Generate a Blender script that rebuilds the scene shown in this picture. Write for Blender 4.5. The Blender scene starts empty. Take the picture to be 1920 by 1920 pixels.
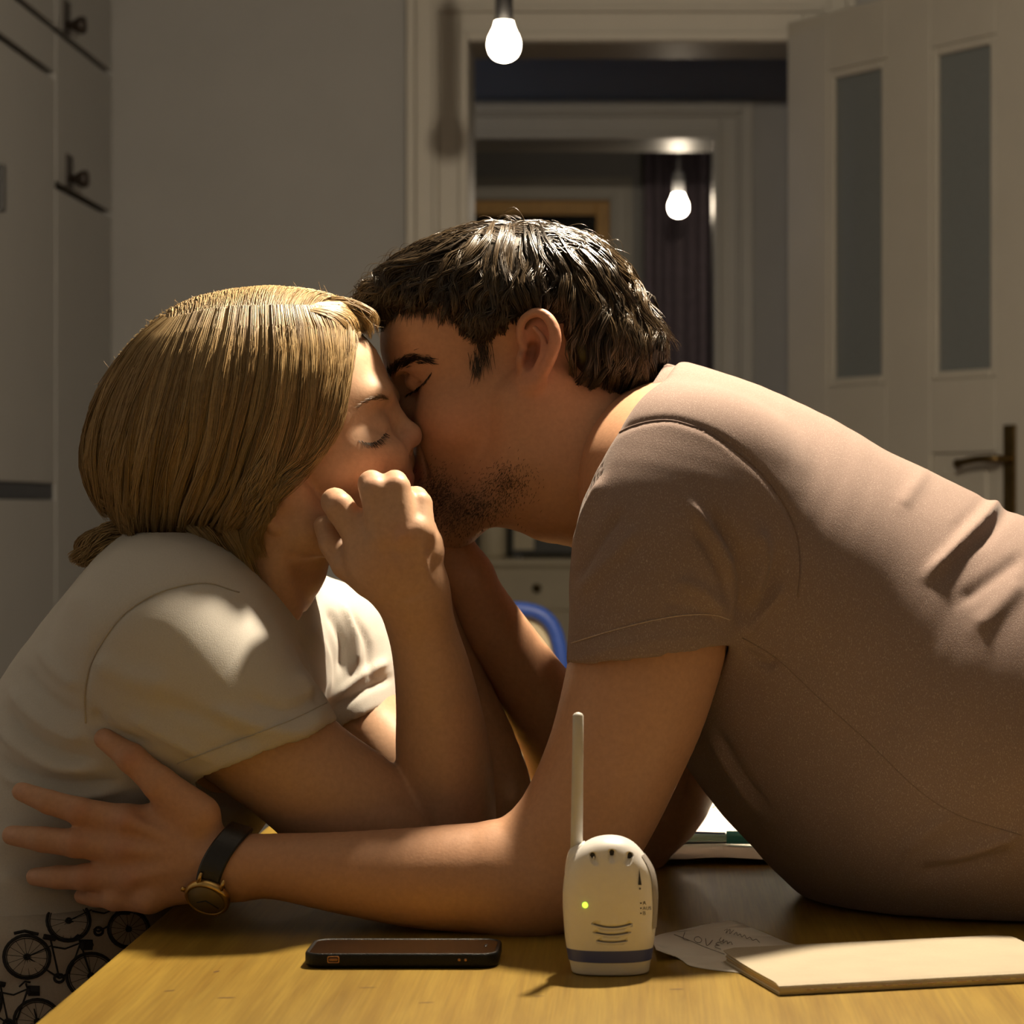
import bpy, bmesh, math, random
import numpy as np
from mathutils import Vector, Matrix
from mathutils.bvhtree import BVHTree

random.seed(7); RNG = np.random.default_rng(7)
scene = bpy.context.scene
COL = scene.collection

# ------------------------------------------------------------------ camera
F, CX, CY, CAMZ, TABZ = 4800.0, 1210.0, 950.0, 1.059, 0.75
cam_data = bpy.data.cameras.new('camera')
cam = bpy.data.objects.new('camera', cam_data); COL.objects.link(cam)
cam.location = (0, 0, CAMZ); cam.rotation_euler = (math.pi/2, 0, 0)
cam_data.sensor_width = 36; cam_data.sensor_fit = 'HORIZONTAL'
cam_data.lens = F/1920*36
cam_data.shift_x = (960-CX)/1920; cam_data.shift_y = -(960-CY)/1920
cam_data.clip_start = 0.05; cam_data.clip_end = 60
cam_data.dof.use_dof = True; cam_data.dof.focus_distance = 1.90; cam_data.dof.aperture_fstop = 13
scene.camera = cam
# ------------------------------------------------------------------ world and exposure
w = bpy.data.worlds.new('night'); scene.world = w; w.use_nodes = True
bg = w.node_tree.nodes['Background']; bg.inputs[0].default_value = (0.35, 0.5, 1, 1); bg.inputs[1].default_value = 0.0
vs = scene.view_settings
vs.view_transform = 'Standard'; vs.look = 'None'; vs.gamma = 1; vs.use_curve_mapping = False; vs.exposure = -0.05
cy = scene.cycles; cy.use_adaptive_sampling = True; cy.adaptive_threshold = .06; cy.max_bounces = 6; cy.diffuse_bounces = 3; cy.glossy_bounces = 2; cy.transmission_bounces = 2; cy.caustics_reflective = False; cy.caustics_refractive = False
# lamp powers: the bulb over the table, the bare bulb by the door, the far-room bulb, the corridor lamp
P_TABLE, P_DOOR, P_FAR, P_HALL = 150.0, 1.5, 2.6, 2.6
WARM = (1.0, 0.83, 0.61); COOL = (0.50, 0.68, 1.0)

def P(px, py, d): return np.array([(px-CX)*d/F, d, CAMZ+(CY-py)*d/F])
def V(px, py, d): return Vector(P(px, py, d))

# ------------------------------------------------------------------ materials
def nodes(name):
    m = bpy.data.materials.new(name); m.use_nodes = True
    nt = m.node_tree; b = nt.nodes['Principled BSDF']
    return m, nt, b
def N(nt, t, **kw):
    n = nt.nodes.new(t)
    for k, v in kw.items():
        if k in n.inputs: n.inputs[k].default_value = v
        else: setattr(n, k, v)
    return n
def pmat(name, c, rough=.5, scale=40., amount=.08, bump=0., bscale=None, metal=0., spec=.5, stretch=None, attr=False, sss=0., sheen=0., emis=0., ecol=None, coat=0., trans=0.):
    m, nt, b = nodes(name); L = nt.links.new
    tc = N(nt, 'ShaderNodeTexCoord'); src = tc.outputs['Object']
    if stretch:
        mp = N(nt, 'ShaderNodeMapping'); mp.inputs['Scale'].default_value = stretch; L(src, mp.inputs[0]); src = mp.outputs[0]
    nz = N(nt, 'ShaderNodeTexNoise', Scale=scale, Detail=5.0, Roughness=.6); L(src, nz.inputs['Vector'])
    mr = N(nt, 'ShaderNodeMapRange'); mr.inputs[1].default_value = .3; mr.inputs[2].default_value = .7
    mr.inputs[3].default_value = 1-amount; mr.inputs[4].default_value = 1+amount; L(nz.outputs['Fac'], mr.inputs[0])
    mx = N(nt, 'ShaderNodeVectorMath', operation='MULTIPLY')
    if attr:
        at = N(nt, 'ShaderNodeAttribute', attribute_name='Col'); L(at.outputs['Color'], mx.inputs[0])
    else: mx.inputs[0].default_value = c
    L(mr.outputs[0], mx.inputs[1]); L(mx.outputs[0], b.inputs['Base Color'])
    b.inputs['Roughness'].default_value = rough; b.inputs['Metallic'].default_value = metal
    b.inputs['Specular IOR Level'].default_value = spec
    if bump:
        n2 = N(nt, 'ShaderNodeTexNoise', Scale=bscale or scale, Detail=4.0); L(src, n2.inputs['Vector'])
        bp = N(nt, 'ShaderNodeBump', Strength=bump, Distance=.001); L(n2.outputs['Fac'], bp.inputs['Height']); L(bp.outputs[0], b.inputs['Normal'])
    if sss:
        b.inputs['Subsurface Weight'].default_value = sss; b.inputs['Subsurface Radius'].default_value = (1, .35, .18); b.inputs['Subsurface Scale'].default_value = .006
    if sheen: b.inputs['Sheen Weight'].default_value = sheen; b.inputs['Sheen Roughness'].default_value = .4
    if coat: b.inputs['Coat Weight'].default_value = coat; b.inputs['Coat Roughness'].default_value = .15
    if trans: b.inputs['Transmission Weight'].default_value = trans
    if emis:
        b.inputs['Emission Color'].default_value = (*(ecol or c), 1); b.inputs['Emission Strength'].default_value = emis
    return m

# ------------------------------------------------------------------ objects
def link(o, parent=None):
    COL.objects.link(o)
    if parent is not None:
        o.parent = parent; o.matrix_parent_inverse = parent_inverse(parent)
    return o
def parent_inverse(p):
    m = Matrix.Identity(4)
    q = p
    chain = []
    while q is not None:
        chain.append(q); q = q.parent
    for q in reversed(chain): m = m @ q.matrix_parent_inverse @ q.matrix_basis if q.parent else q.matrix_basis.copy()
    return m.inverted()
def tag(o, label=None, cat=None, group=None, kind=None):
    if label: o['label'] = label
    if cat: o['category'] = cat
    if group: o['group'] = group
    if kind: o['kind'] = kind
    return o
def empty(name, loc, label=None, cat=None, group=None):
    o = bpy.data.objects.new(name, None); o.location = loc; o.empty_display_size = .05; COL.objects.link(o)
    return tag(o, label, cat, group)
def mesh_obj(name, verts, faces, mat, parent=None, smooth=False, col=None):
    me = bpy.data.meshes.new(name)
    verts = np.asarray(verts, np.float32)
    if isinstance(faces, np.ndarray):
        k = faces.shape[1]; n = len(faces)
        me.vertices.add(len(verts)); me.vertices.foreach_set('co', verts.ravel())
        me.loops.add(n*k); me.loops.foreach_set('vertex_index', faces.astype(np.int32).ravel())
        me.polygons.add(n); me.polygons.foreach_set('loop_start', np.arange(0, n*k, k, dtype=np.int32))
        me.update(calc_edges=True); me.validate()
    else:
        me.from_pydata([tuple(v) for v in verts], [], [tuple(f) for f in faces]); me.validate()
    if smooth: me.polygons.foreach_set('use_smooth', np.ones(len(me.polygons), bool))
    if col is not None:
        a = me.color_attributes.new('Col', 'FLOAT_COLOR', 'POINT')
        c4 = np.ones((len(me.vertices), 4), np.float32); c4[:, :3] = col; a.data.foreach_set('color', c4.ravel())
    me.materials.append(mat)
    o = bpy.data.objects.new(name, me)
    return link(o, parent)
def bm_obj(name, bm, mat, parent=None, smooth=False, bevel=0, seg=2):
    if bevel: bmesh.ops.bevel(bm, geom=list(bm.edges), offset=bevel, segments=seg, affect='EDGES', profile=.5)
    bmesh.ops.recalc_face_normals(bm, faces=list(bm.faces))
    me = bpy.data.meshes.new(name); bm.to_mesh(me); bm.free()
    if smooth: me.polygons.foreach_set('use_smooth', np.ones(len(me.polygons), bool))
    me.materials.append(mat); o = bpy.data.objects.new(name, me)
    return link(o, parent)
def bm_box(bm, x0, x1, y0, y1, z0, z1, M=None):
    c = ((x0+x1)/2, (y0+y1)/2, (z0+z1)/2)
    m = Matrix.Translation(c) @ Matrix.Diagonal((abs(x1-x0), abs(y1-y0), abs(z1-z0), 1))
    if M is not None: m = M @ m
    bmesh.ops.create_cube(bm, size=1, matrix=m)
def box(name, x0, x1, y0, y1, z0, z1, mat, parent=None, bevel=0, seg=2, M=None):
    bm = bmesh.new(); bm_box(bm, x0, x1, y0, y1, z0, z1, M)
    return bm_obj(name, bm, mat, parent, bevel=bevel, seg=seg)
def lathe(name, prof, mat, loc=(0, 0, 0), n=32, parent=None, M=None):
    v = []; f = []
    for r, z in prof:
        for i in range(n):
            a = 2*math.pi*i/n; v.append((r*math.cos(a), r*math.sin(a), z))
    for j in range(len(prof)-1):
        for i in range(n):
            i2 = (i+1) % n; f.append((j*n+i, j*n+i2, (j+1)*n+i2, (j+1)*n+i))
    f.append(tuple(range(n-1, -1, -1))); f.append(tuple((len(prof)-1)*n+i for i in range(n)))
    v = [Vector(p) for p in v]
    if M is not None: v = [M @ p for p in v]
    v = [p+Vector(loc) for p in v]
    return mesh_obj(name, v, f, mat, parent, smooth=True)
def tube_geo(pts, rad, n=8, caps=True):
    """a tube along points with a radius per point"""
    pts = np.asarray(pts, float); m = len(pts); rad = np.broadcast_to(np.asarray(rad, float), (m,))
    t = np.gradient(pts, axis=0); t /= np.linalg.norm(t, axis=1, keepdims=True)+1e-12
    ref = np.array([0, 0, 1.]) if abs(t[0][2]) < .9 else np.array([1., 0, 0])
    v = []; u = np.cross(t[0], ref); u /= np.linalg.norm(u)
    for i in range(m):
        u = u-t[i]*np.dot(u, t[i]); u /= np.linalg.norm(u)+1e-12; b = np.cross(t[i], u)
        for k in range(n):
            a = 2*math.pi*k/n; v.append(pts[i]+rad[i]*(math.cos(a)*u+math.sin(a)*b))
    f = []
    for i in range(m-1):
        for k in range(n): f.append((i*n+k, i*n+(k+1) % n, (i+1)*n+(k+1) % n, (i+1)*n+k))
    if caps: f.append(tuple(range(n-1, -1, -1))); f.append(tuple((m-1)*n+k for k in range(n)))
    return v, f
def tube(name, pts, rad, mat, parent=None, n=8):
    v, f = tube_geo(pts, rad, n); return mesh_obj(name, v, f, mat, parent, smooth=True)
def join_geo(parts):
    V_, F_ = [], []
    for v, f in parts:
        o = len(V_); V_ += list(v); F_ += [tuple(i+o for i in q) for q in f]
    return V_, F_
def catmull(pts, n):
    pts = np.asarray(pts, float); m = len(pts)
    p = np.vstack([2*pts[0]-pts[1], pts, 2*pts[-1]-pts[-2]])
    s = np.linspace(0, m-1, n); i = np.minimum(s.astype(int), m-2); t = (s-i)[:, None]
    a, b, c, d = p[i], p[i+1], p[i+2], p[i+3]
    return .5*(2*b+(c-a)*t+(2*a-5*b+4*c-d)*t**2+(3*b-a-3*c+d)*t**3)

# ------------------------------------------------------------------ implicit modelling
def smin(a, b, k):
    if k <= 0: return np.minimum(a, b)
    h = np.maximum(k-np.abs(a-b), 0)/k
    return np.minimum(a, b)-h*h*k*.25
def smax(a, b, k): return -smin(-a, -b, k)
def poly_dist(px, py, poly):
    """signed distance (negative inside) of points to a polygon"""
    poly = np.asarray(poly, float); d = np.full(px.shape, 1e9); s = np.ones(px.shape)
    n = len(poly); j = n-1
    for i in range(n):
        e = poly[j]-poly[i]; wx = px-poly[i][0]; wy = py-poly[i][1]
        t = np.clip((wx*e[0]+wy*e[1])/(e@e+1e-12), 0, 1)
        d = np.minimum(d, (wx-e[0]*t)**2+(wy-e[1]*t)**2)
        c1 = py >= poly[i][1]; c2 = py < poly[j][1]; c3 = e[0]*wy > e[1]*wx
        allc = c1 & c2 & c3; none = ~c1 & ~c2 & ~c3
        s = np.where(allc | none, -s, s); j = i
    return s*np.sqrt(d)
def sec(ax, ay, bx, by, d, rw, dd=0.):
    """a cross-section: two edge pixels, depth, half-thickness along depth"""
    A, B = P(ax, ay, d), P(bx, by, d); u = (A-B)/2
    return np.concatenate([(A+B)/2, u, [rw]])
class Grid:
    def __init__(s, lo, hi, h):
        s.lo = np.asarray(lo, float); s.h = h
        n = np.ceil((np.asarray(hi)-s.lo)/h).astype(int)+1; s.n = n
        s.ax = [(s.lo[i]+np.arange(n[i])*h).astype(np.float32) for i in range(3)]
        s.D = np.full(n, .5, np.float32)
    def blank(s):
        t = Grid.__new__(Grid); t.lo, t.h, t.n, t.ax = s.lo, s.h, s.n, s.ax; t.D = np.full(s.n, .5, np.float32); return t
    def sl(s, lo, hi, pad):
        r = []
        for i in range(3):
            a = int(np.floor((lo[i]-pad-s.lo[i])/s.h)); b = int(np.ceil((hi[i]+pad-s.lo[i])/s.h))+1
            a = max(a, 0); b = min(b, s.n[i])
            if b <= a: return None
            r.append(slice(a, b))
        return tuple(r)
    def xyz(s, q):
        return s.ax[0][q[0]][:, None, None], s.ax[1][q[1]][None, :, None], s.ax[2][q[2]][None, None, :]
    def put(s, q, d, k, mode):
        if mode == 'add': s.D[q] = smin(s.D[q], d, k)
        elif mode == 'sub': s.D[q] = smax(s.D[q], -d, k)
    def limb_field(s, secs, sub=3, pad=.02, grow=0., cap=1.):
        S = np.asarray(secs, float); S = catmull(S, (len(S)-1)*sub+1)
        r = np.maximum(np.linalg.norm(S[:, 3:6], axis=1), S[:, 6])[:, None]+abs(grow)
        q = s.sl((S[:, :3]-r).min(0), (S[:, :3]+r).max(0), pad)
        if q is None: return None, None
        R = np.full([x.stop-x.start for x in q], .5, np.float32)
        for i in range(len(S)-1):
            rr = max(r[i][0], r[i+1][0])
            g = s.sl(np.minimum(S[i, :3], S[i+1, :3])-rr, np.maximum(S[i, :3], S[i+1, :3])+rr, pad)
            if g is None: continue
            g = tuple(slice(max(g[m].start, q[m].start), min(g[m].stop, q[m].stop)) for m in range(3))
            if any(x.stop <= x.start for x in g): continue
            X, Y, Z = s.xyz(g); a = S[i+1, :3]-S[i, :3]; c0 = S[i, :3]
            t = np.clip(((X-c0[0])*a[0]+(Y-c0[1])*a[1]+(Z-c0[2])*a[2])/(a@a+1e-12), 0, 1).astype(np.float32)
            qx, qy, qz = X-c0[0]-t*a[0], Y-c0[1]-t*a[1], Z-c0[2]-t*a[2]
            u0, u1 = S[i, 3:6], S[i+1, 3:6]
            r0, r1 = np.linalg.norm(u0), np.linalg.norm(u1)
            ru = r0+t*(r1-r0)+grow; rw = S[i, 6]+t*(S[i+1, 6]-S[i, 6])+grow
            um = u0/r0+u1/r1; um /= np.linalg.norm(um)
            ah = a/(np.linalg.norm(a)+1e-9); um = um-ah*(um@ah); sk = np.linalg.norm(um); um /= sk; ru = ru*sk
            wv = np.cross(ah, um); wv /= np.linalg.norm(wv); nv = np.cross(um, wv)
            pu = qx*um[0]+qy*um[1]+qz*um[2]; pw = qx*wv[0]+qy*wv[1]+qz*wv[2]; pn = qx*nv[0]+qy*nv[1]+qz*nv[2]
            rn = np.minimum(ru, rw)
            if i == 0 and cap != 1: rn = np.where(t <= 0, rn*cap, rn)
            k0 = np.sqrt((pu/ru)**2+(pw/rw)**2+(pn/rn)**2)+1e-6
            k1 = np.sqrt((pu/ru**2)**2+(pw/rw**2)**2+(pn/rn**2)**2)+1e-6
            d = k0*(k0-1)/k1
            l = tuple(slice(g[m].start-q[m].start, g[m].stop-q[m].start) for m in range(3))
            R[l] = np.minimum(R[l], d)
        return q, R
    def limb(s, secs, k=.01, mode='add', sub=4, grow=0., cap=1.):
        q, R = s.limb_field(secs, sub, max(k, .008)+3*s.h, grow, cap)
        if q is not None: s.put(q, R, k, mode)
    def cone(s, a, b, ra, rb, k=.005, mode='add'):
        a = np.asarray(a, float); b = np.asarray(b, float); r = max(ra, rb)
        q = s.sl(np.minimum(a, b)-r, np.maximum(a, b)+r, max(k, .006)+3*s.h)
        if q is None: return
        X, Y, Z = s.xyz(q); e = b-a
        t = np.clip(((X-a[0])*e[0]+(Y-a[1])*e[1]+(Z-a[2])*e[2])/(e@e+1e-12), 0, 1)
        d = np.sqrt((X-a[0]-t*e[0])**2+(Y-a[1]-t*e[1])**2+(Z-a[2]-t*e[2])**2)-(ra+t*(rb-ra))
        s.put(q, d.astype(np.float32), k, mode)
    def chain(s, pts, rad, k=.004, mode='add', kk=None):
        for i in range(len(pts)-1): s.cone(pts[i], pts[i+1], rad[i], rad[i+1], k if i == 0 else (kk if kk is not None else .002), mode)
    def path(s, pts, rad, k=.004, mode='add', n=None):
        pts = catmull(pts, n or (len(pts)-1)*4+1); rad = np.interp(np.linspace(0, 1, len(pts)), np.linspace(0, 1, len(rad)), rad)
        lo = pts.min(0)-max(rad); hi = pts.max(0)+max(rad); q = s.sl(lo, hi, max(k, .006)+3*s.h)
        if q is None: return
        X, Y, Z = s.xyz(q); R = np.full([x.stop-x.start for x in q], .5, np.float32)
        for i in range(len(pts)-1):
            a, e = pts[i], pts[i+1]-pts[i]
            t = np.clip(((X-a[0])*e[0]+(Y-a[1])*e[1]+(Z-a[2])*e[2])/(e@e+1e-12), 0, 1)
            R = np.minimum(R, np.sqrt((X-a[0]-t*e[0])**2+(Y-a[1]-t*e[1])**2+(Z-a[2]-t*e[2])**2)-(rad[i]+t*(rad[i+1]-rad[i])))
        s.put(q, R.astype(np.float32), k, mode)
    def ell(s, c, r, ang=0., k=.01, mode='add', yaw=0.):
        """ellipsoid: centre, radii (along the rotated image x, image y, depth), image rotation in degrees (clockwise)"""
        c = np.asarray(c, float); rm = max(r)
        q = s.sl(c-rm, c+rm, max(k, .006)+3*s.h)
        if q is None: return
        X, Y, Z = s.xyz(q); X = X-c[0]; Y = Y-c[1]; Z = Z-c[2]
        if yaw:
            y_ = math.radians(yaw); X, Y = X*math.cos(y_)+Y*math.sin(y_), -X*math.sin(y_)+Y*math.cos(y_)
        a = math.radians(ang)
        U = X*math.cos(a)-Z*math.sin(a); W = X*math.sin(a)+Z*math.cos(a)
        k0 = np.sqrt((U/r[0])**2+(W/r[1])**2+(Y/r[2])**2)+1e-6
        k1 = np.sqrt((U/r[0]**2)**2+(W/r[1]**2)**2+(Y/r[2]**2)**2)+1e-6
        s.put(q, (k0*(k0-1)/k1).astype(np.float32), k, mode)
    def poly2d(s, poly_px, d, q):
        pw = np.array([P(x, y, d) for x, y in poly_px])
        gx, gz = np.meshgrid(s.ax[0][q[0]].astype(float), s.ax[2][q[2]].astype(float), indexing='ij')
        return poly_dist(gx, gz, pw[:, [0, 2]]).astype(np.float32)
    def pillow(s, poly_px, d, T, R, k=.01, mode='add', power=2.0):
        pw = np.array([P(x, y, d) for x, y in poly_px]); lo = pw.min(0); hi = pw.max(0); lo[1] = d-T; hi[1] = d+T
        q = s.sl(lo, hi, max(k, .01)+3*s.h)
        d2 = s.poly2d(poly_px, d, q)
        e = np.clip(1+d2/R, 0, None)[:, None, :]; v = np.abs(s.ax[1][q[1]]-d)[None, :, None]/T
        g = (e**power+v**power)**(1/power)-1
        s.put(q, (g*min(R, T)).astype(np.float32), k, mode)
    def halfspace(s, p0, n, k=.002):
        """keep the side away from n"""
        n = np.asarray(n, float); n /= np.linalg.norm(n)
        X, Y, Z = s.xyz((slice(None),)*3)
        s.D = smax(s.D, ((X-p0[0])*n[0]+(Y-p0[1])*n[1]+(Z-p0[2])*n[2]).astype(np.float32), k)
    def mesh(s):
        D = s.D; S = D < 0; n = D.shape
        c = np.zeros([i-1 for i in n], np.int8)
        for dx in (0, 1):
            for dy in (0, 1):
                for dz in (0, 1): c += S[dx:n[0]-1+dx, dy:n[1]-1+dy, dz:n[2]-1+dz]
        I = np.argwhere((c > 0) & (c < 8)); m = len(I)
        vid = np.full(c.shape, -1, np.int32); vid[I[:, 0], I[:, 1], I[:, 2]] = np.arange(m)
        corner = np.array([[x, y, z] for x in (0, 1) for y in (0, 1) for z in (0, 1)])
        val = np.stack([D[I[:, 0]+k[0], I[:, 1]+k[1], I[:, 2]+k[2]] for k in corner], 1)
        acc = np.zeros((m, 3)); cnt = np.zeros(m)
        for i in range(8):
            for j in range(i+1, 8):
                if np.abs(corner[i]-corner[j]).sum() != 1: continue
                a, b = val[:, i], val[:, j]; mk = (a < 0) != (b < 0)
                t = a/np.where(np.abs(a-b) < 1e-12, 1e-12, a-b)
                acc += np.where(mk[:, None], corner[i]+(corner[j]-corner[i])*t[:, None], 0); cnt += mk
        v = s.lo+(I+acc/cnt[:, None])*s.h
        Fs = []
        for ax in range(3):
            o = [x for x in range(3) if x != ax]
            lo = [slice(1, n[x]-1) for x in range(3)]; lo[ax] = slice(0, n[ax]-1)
            hi = list(lo); hi[ax] = slice(1, n[ax])
            a, b = S[tuple(lo)], S[tuple(hi)]
            for flip, mk in ((False, a & ~b), (True, ~a & b)):
                J = np.argwhere(mk)
                if not len(J): continue
                for x in o: J[:, x] += 1
                e1 = np.zeros(3, int); e1[o[0]] = 1; e2 = np.zeros(3, int); e2[o[1]] = 1
                g = lambda K: vid[K[:, 0], K[:, 1], K[:, 2]]
                quad = np.stack([g(J-e1-e2), g(J-e2), g(J), g(J-e1)], 1)
                if flip != (ax == 1): quad = quad[:, ::-1]
                Fs.append(quad)
        return v, np.concatenate(Fs)
def merge_meshes(L):
    vs_, fs_, o = [], [], 0
    for v, f in L: vs_.append(v); fs_.append(f+o); o += len(v)
    return np.concatenate(vs_), np.concatenate(fs_)
def px_of(v):
    v = np.asarray(v); return CX+v[:, 0]/v[:, 1]*F, CY-(v[:, 2]-CAMZ)/v[:, 1]*F
def vnormals(v, f):
    a = v[f[:, 2]]-v[f[:, 0]]; b = v[f[:, 3]]-v[f[:, 1]]; n = np.cross(a, b)
    out = np.zeros_like(v)
    for i in range(4):
        for c in range(3): out[:, c] += np.bincount(f[:, i], n[:, c], len(v))
    return out/(np.linalg.norm(out, axis=1, keepdims=True)+1e-12)
def smooth_mesh(v, f, it=2, lam=.5):
    for _ in range(it):
        s_ = np.zeros_like(v); c = np.zeros(len(v))
        for i in range(4):
            for j in ((i+1) % 4, (i+3) % 4):
                for k in range(3): s_[:, k] += np.bincount(f[:, i], v[f[:, j], k], len(v))
                c += np.bincount(f[:, i], minlength=len(v))
        v = v+lam*(s_/np.maximum(c, 1)[:, None]-v)
    return v
def line_dist(px, py, pts):
    """distance to a polyline in pixels, and the parameter 0..1 along it"""
    pts = np.asarray(pts, float); best = np.full(px.shape, 1e9); tt = np.zeros(px.shape); n = len(pts)-1
    for i in range(n):
        a, e = pts[i], pts[i+1]-pts[i]
        t = np.clip(((px-a[0])*e[0]+(py-a[1])*e[1])/(e@e+1e-9), 0, 1)
        d = np.hypot(px-a[0]-t*e[0], py-a[1]-t*e[1]); m = d < best
        best = np.where(m, d, best); tt = np.where(m, (i+t)/n, tt)
    return best, tt
def folds(v, f, specs, near=True):
    """cloth folds: each spec = (points in the photograph, width in px, height in m); both ends fade out"""
    nrm = vnormals(v, f); px, py = px_of(v); d = np.zeros(len(v))
    for pts, wd, ht in specs:
        c = catmull(np.array(pts, float), max(6, len(pts)*3))
        ds, t = line_dist(px, py, c)
        d += ht*np.exp(-(ds/wd)**2)*np.clip(np.minimum(t, 1-t)*5+.25, 0, 1)
    side = np.clip(-nrm[:, 1]*1.5+.35, 0, 1) if near else np.clip(nrm[:, 1]*1.5+.35, 0, 1)
    return v+nrm*(d*side)[:, None]

# ================================================================== the setting
M_wall = pmat('wall_paint', (.305, .305, .30), .85, 6, .03, bump=.15, bscale=90)
M_trim = pmat('cream_gloss_paint', (.40, .38, .335), .45, 8, .03)
M_hallwall = pmat('hall_paint', (.42, .42, .42), .85, 6, .03)
M_ceil = pmat('ceiling_paint', (.30, .29, .28), .9, 5, .03)
M_floor = pmat('floor_wood', (.26, .15, .075), .45, 3, .35, stretch=(8, .6, 8))
M_board = pmat('brown_board_gap_shade', (.09, .06, .04), .8, 20, .15)  # brown carcass board, its colour kept dark to paint in the door-gap shade
M_cab = pmat('cabinet_lacquer', (.32, .32, .31), .5, 7, .02)
M_black = pmat('black_plastic', (.012, .012, .013), .4, 60, .1)
M_brass = pmat('aged_brass', (.16, .11, .045), .42, 30, .25, metal=1)
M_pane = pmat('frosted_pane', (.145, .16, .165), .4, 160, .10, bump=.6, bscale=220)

def S(o): o['kind'] = 'structure'; return o
Y1, Y1b, Y2, Y2b, Y3 = 6.29, 6.52, 7.95, 8.23, 9.85
DL, DR, DT = -.435, .365, 2.2
wall = S(box('wall_back', -2.0, DL, Y1, Y1b, 0, 3, M_wall))
box('wall_panel', DR, 3.2, Y1, Y1b, 0, 3, M_wall, wall)
box('wall_lintel', DL, DR, Y1, Y1b, DT, 3, M_wall, wall)
S(box('wall_left', -2.1, -2.0, -.6, Y1b, 0, 3, M_wall))
S(box('wall_right', 3.2, 3.3, -.6, Y1b, 0, 3, M_wall))
S(box('wall_front', -2.1, 3.3, -.7, -.6, 0, 3, M_wall))
S(box('floor', -2.1, 3.3, -.7, 12.2, -.05, 0, M_floor))
S(box('ceiling', -2.1, 3.3, -.7, 12.2, 3, 3.05, M_ceil))

def casing(name, xl, xr, zt, yf, yb, wd, mat, steps):
    """moulded door surround with jamb and head; every moulding step runs up one side, over and down"""
    root = S(empty(name, ((xl+xr)/2, yf, 0)))
    for nm, a, b, th in steps:
        bm = bmesh.new()
        bm_box(bm, xl-b, xl-a, yf-th, yf, 0, zt+b); bm_box(bm, xr+a, xr+b, yf-th, yf, 0, zt+b); bm_box(bm, xl-a, xr+a, yf-th, yf, zt+a, zt+b)
        bm_obj(nm, bm, mat, root, bevel=.0025, seg=2)
    for nm, x0, x1 in (('jamb', xl-.012, xl+.001), ('jamb', xr-.001, xr+.012)):
        box(nm, x0, x1, yf-.004, yb, 0, zt, mat, root)
    box('door_head', xl-.012, xr+.012, yf-.004, yb, zt-.001, zt+.012, mat, root)
    return root
casing('trim_1', DL, DR, DT, Y1, Y1b, .15, M_trim, [('inner_bead', 0, .022, .024), ('flat_band', .022, .072, .012), ('middle_bead', .072, .086, .022), ('outer_flat', .086, .128, .014), ('outer_bead', .128, .15, .034)])
# hall and far room
X2L, X2R = -.60, .214
w2 = S(box('wall_hall', -2.1, X2L, Y2, Y2b, 0, 3, M_hallwall))
box('wall_panel', X2R, 3.3, Y2, Y2b, 0, 3, M_hallwall, w2); box('wall_lintel', X2L, X2R, Y2, Y2b, 2.2, 3, M_hallwall, w2)
casing('trim_2', X2L, X2R, 2.2, Y2, Y2b, .12, M_trim, [('inner_bead', 0, .02, .02), ('flat_band', .02, .07, .01), ('middle_bead', .07, .082, .02), ('outer_bead', .082, .12, .03)])
S(box('wall_hall_left', -2.1, -2.0, Y1b, 12.2, 0, 3, M_hallwall)); S(box('wall_hall_right', 1.4, 1.5, Y1b, 12.2, 0, 3, M_hallwall))
X3L, X3R = -.93, -.135
w3 = S(box('wall_far', -2.1, X3L, Y3, Y3+.2, 0, 3, M_wall))
box('wall_panel', X3R, 1.5, Y3, Y3+.2, 0, 3, M_wall, w3); box('wall_lintel', X3L, X3R, Y3, Y3+.2, 2.24, 3, M_wall, w3)
casing('trim_3', X3L, X3R, 2.24, Y3, Y3+.2, .1, M_trim, [('inner_bead', .0, .02, .02), ('outer_band', .02, .065, .014), ('top_bead', .065, .085, .03)])
M_oak = pmat('golden_wood', (.55, .31, .08), .5, 14, .25, stretch=(10, 10, 1))
d3 = S(empty('door_3', ((X3L+X3R)/2, Y3+.06, 0)))
bm = bmesh.new()
bm_box(bm, X3L, X3L+.055, Y3+.03, Y3+.075, 0, 2.24); bm_box(bm, X3R-.055, X3R, Y3+.03, Y3+.075, 0, 2.24)
bm_box(bm, X3L+.055, X3R-.055, Y3+.03, Y3+.075, 2.185, 2.24); bm_box(bm, X3L+.055, X3R-.055, Y3+.03, Y3+.075, .0, .25)
bm_obj('door_frame', bm, M_oak, d3, bevel=.004)
box('door_glass', X3L+.055, X3R-.055, Y3+.045, Y3+.055, .25, 2.185, pmat('clear_glass', (.95, .95, .95), .04, 10, .01, trans=1.), d3)
S(box('wall_end', -2.1, 1.5, 12.1, 12.2, 0, 3, M_wall))

# ------------------------------------------------------------------ the open panelled door
LA = math.atan2(-.79, .54)              # leaf swings into the kitchen
door = S(empty('door_1', (DR, Y1-.03, 0)))
MD = Matrix.Translation((.363, Y1-.03, 0)) @ Matrix.Rotation(LA, 4, 'Z')
LW, LH, TH = .86, 2.24, .04
pane_x = [(.155, .375), (.53, .75)]; pz0, pz1 = 1.345, 2.10
def dbox(bm, x0, x1, z0, z1, y0=-TH/2, y1=TH/2): bm_box(bm, x0, x1, y0, y1, z0, z1, MD)
def leaf_part(nm, x0, x1, z0, z1, y0=-TH/2, y1=TH/2, mat=None, bev=.003):
    bm = bmesh.new(); dbox(bm, x0, x1, z0, z1, y0, y1); return bm_obj(nm, bm, mat or M_trim, door, bevel=bev)
xs = [0, pane_x[0][0], pane_x[0][1], pane_x[1][0], pane_x[1][1], LW]
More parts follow.
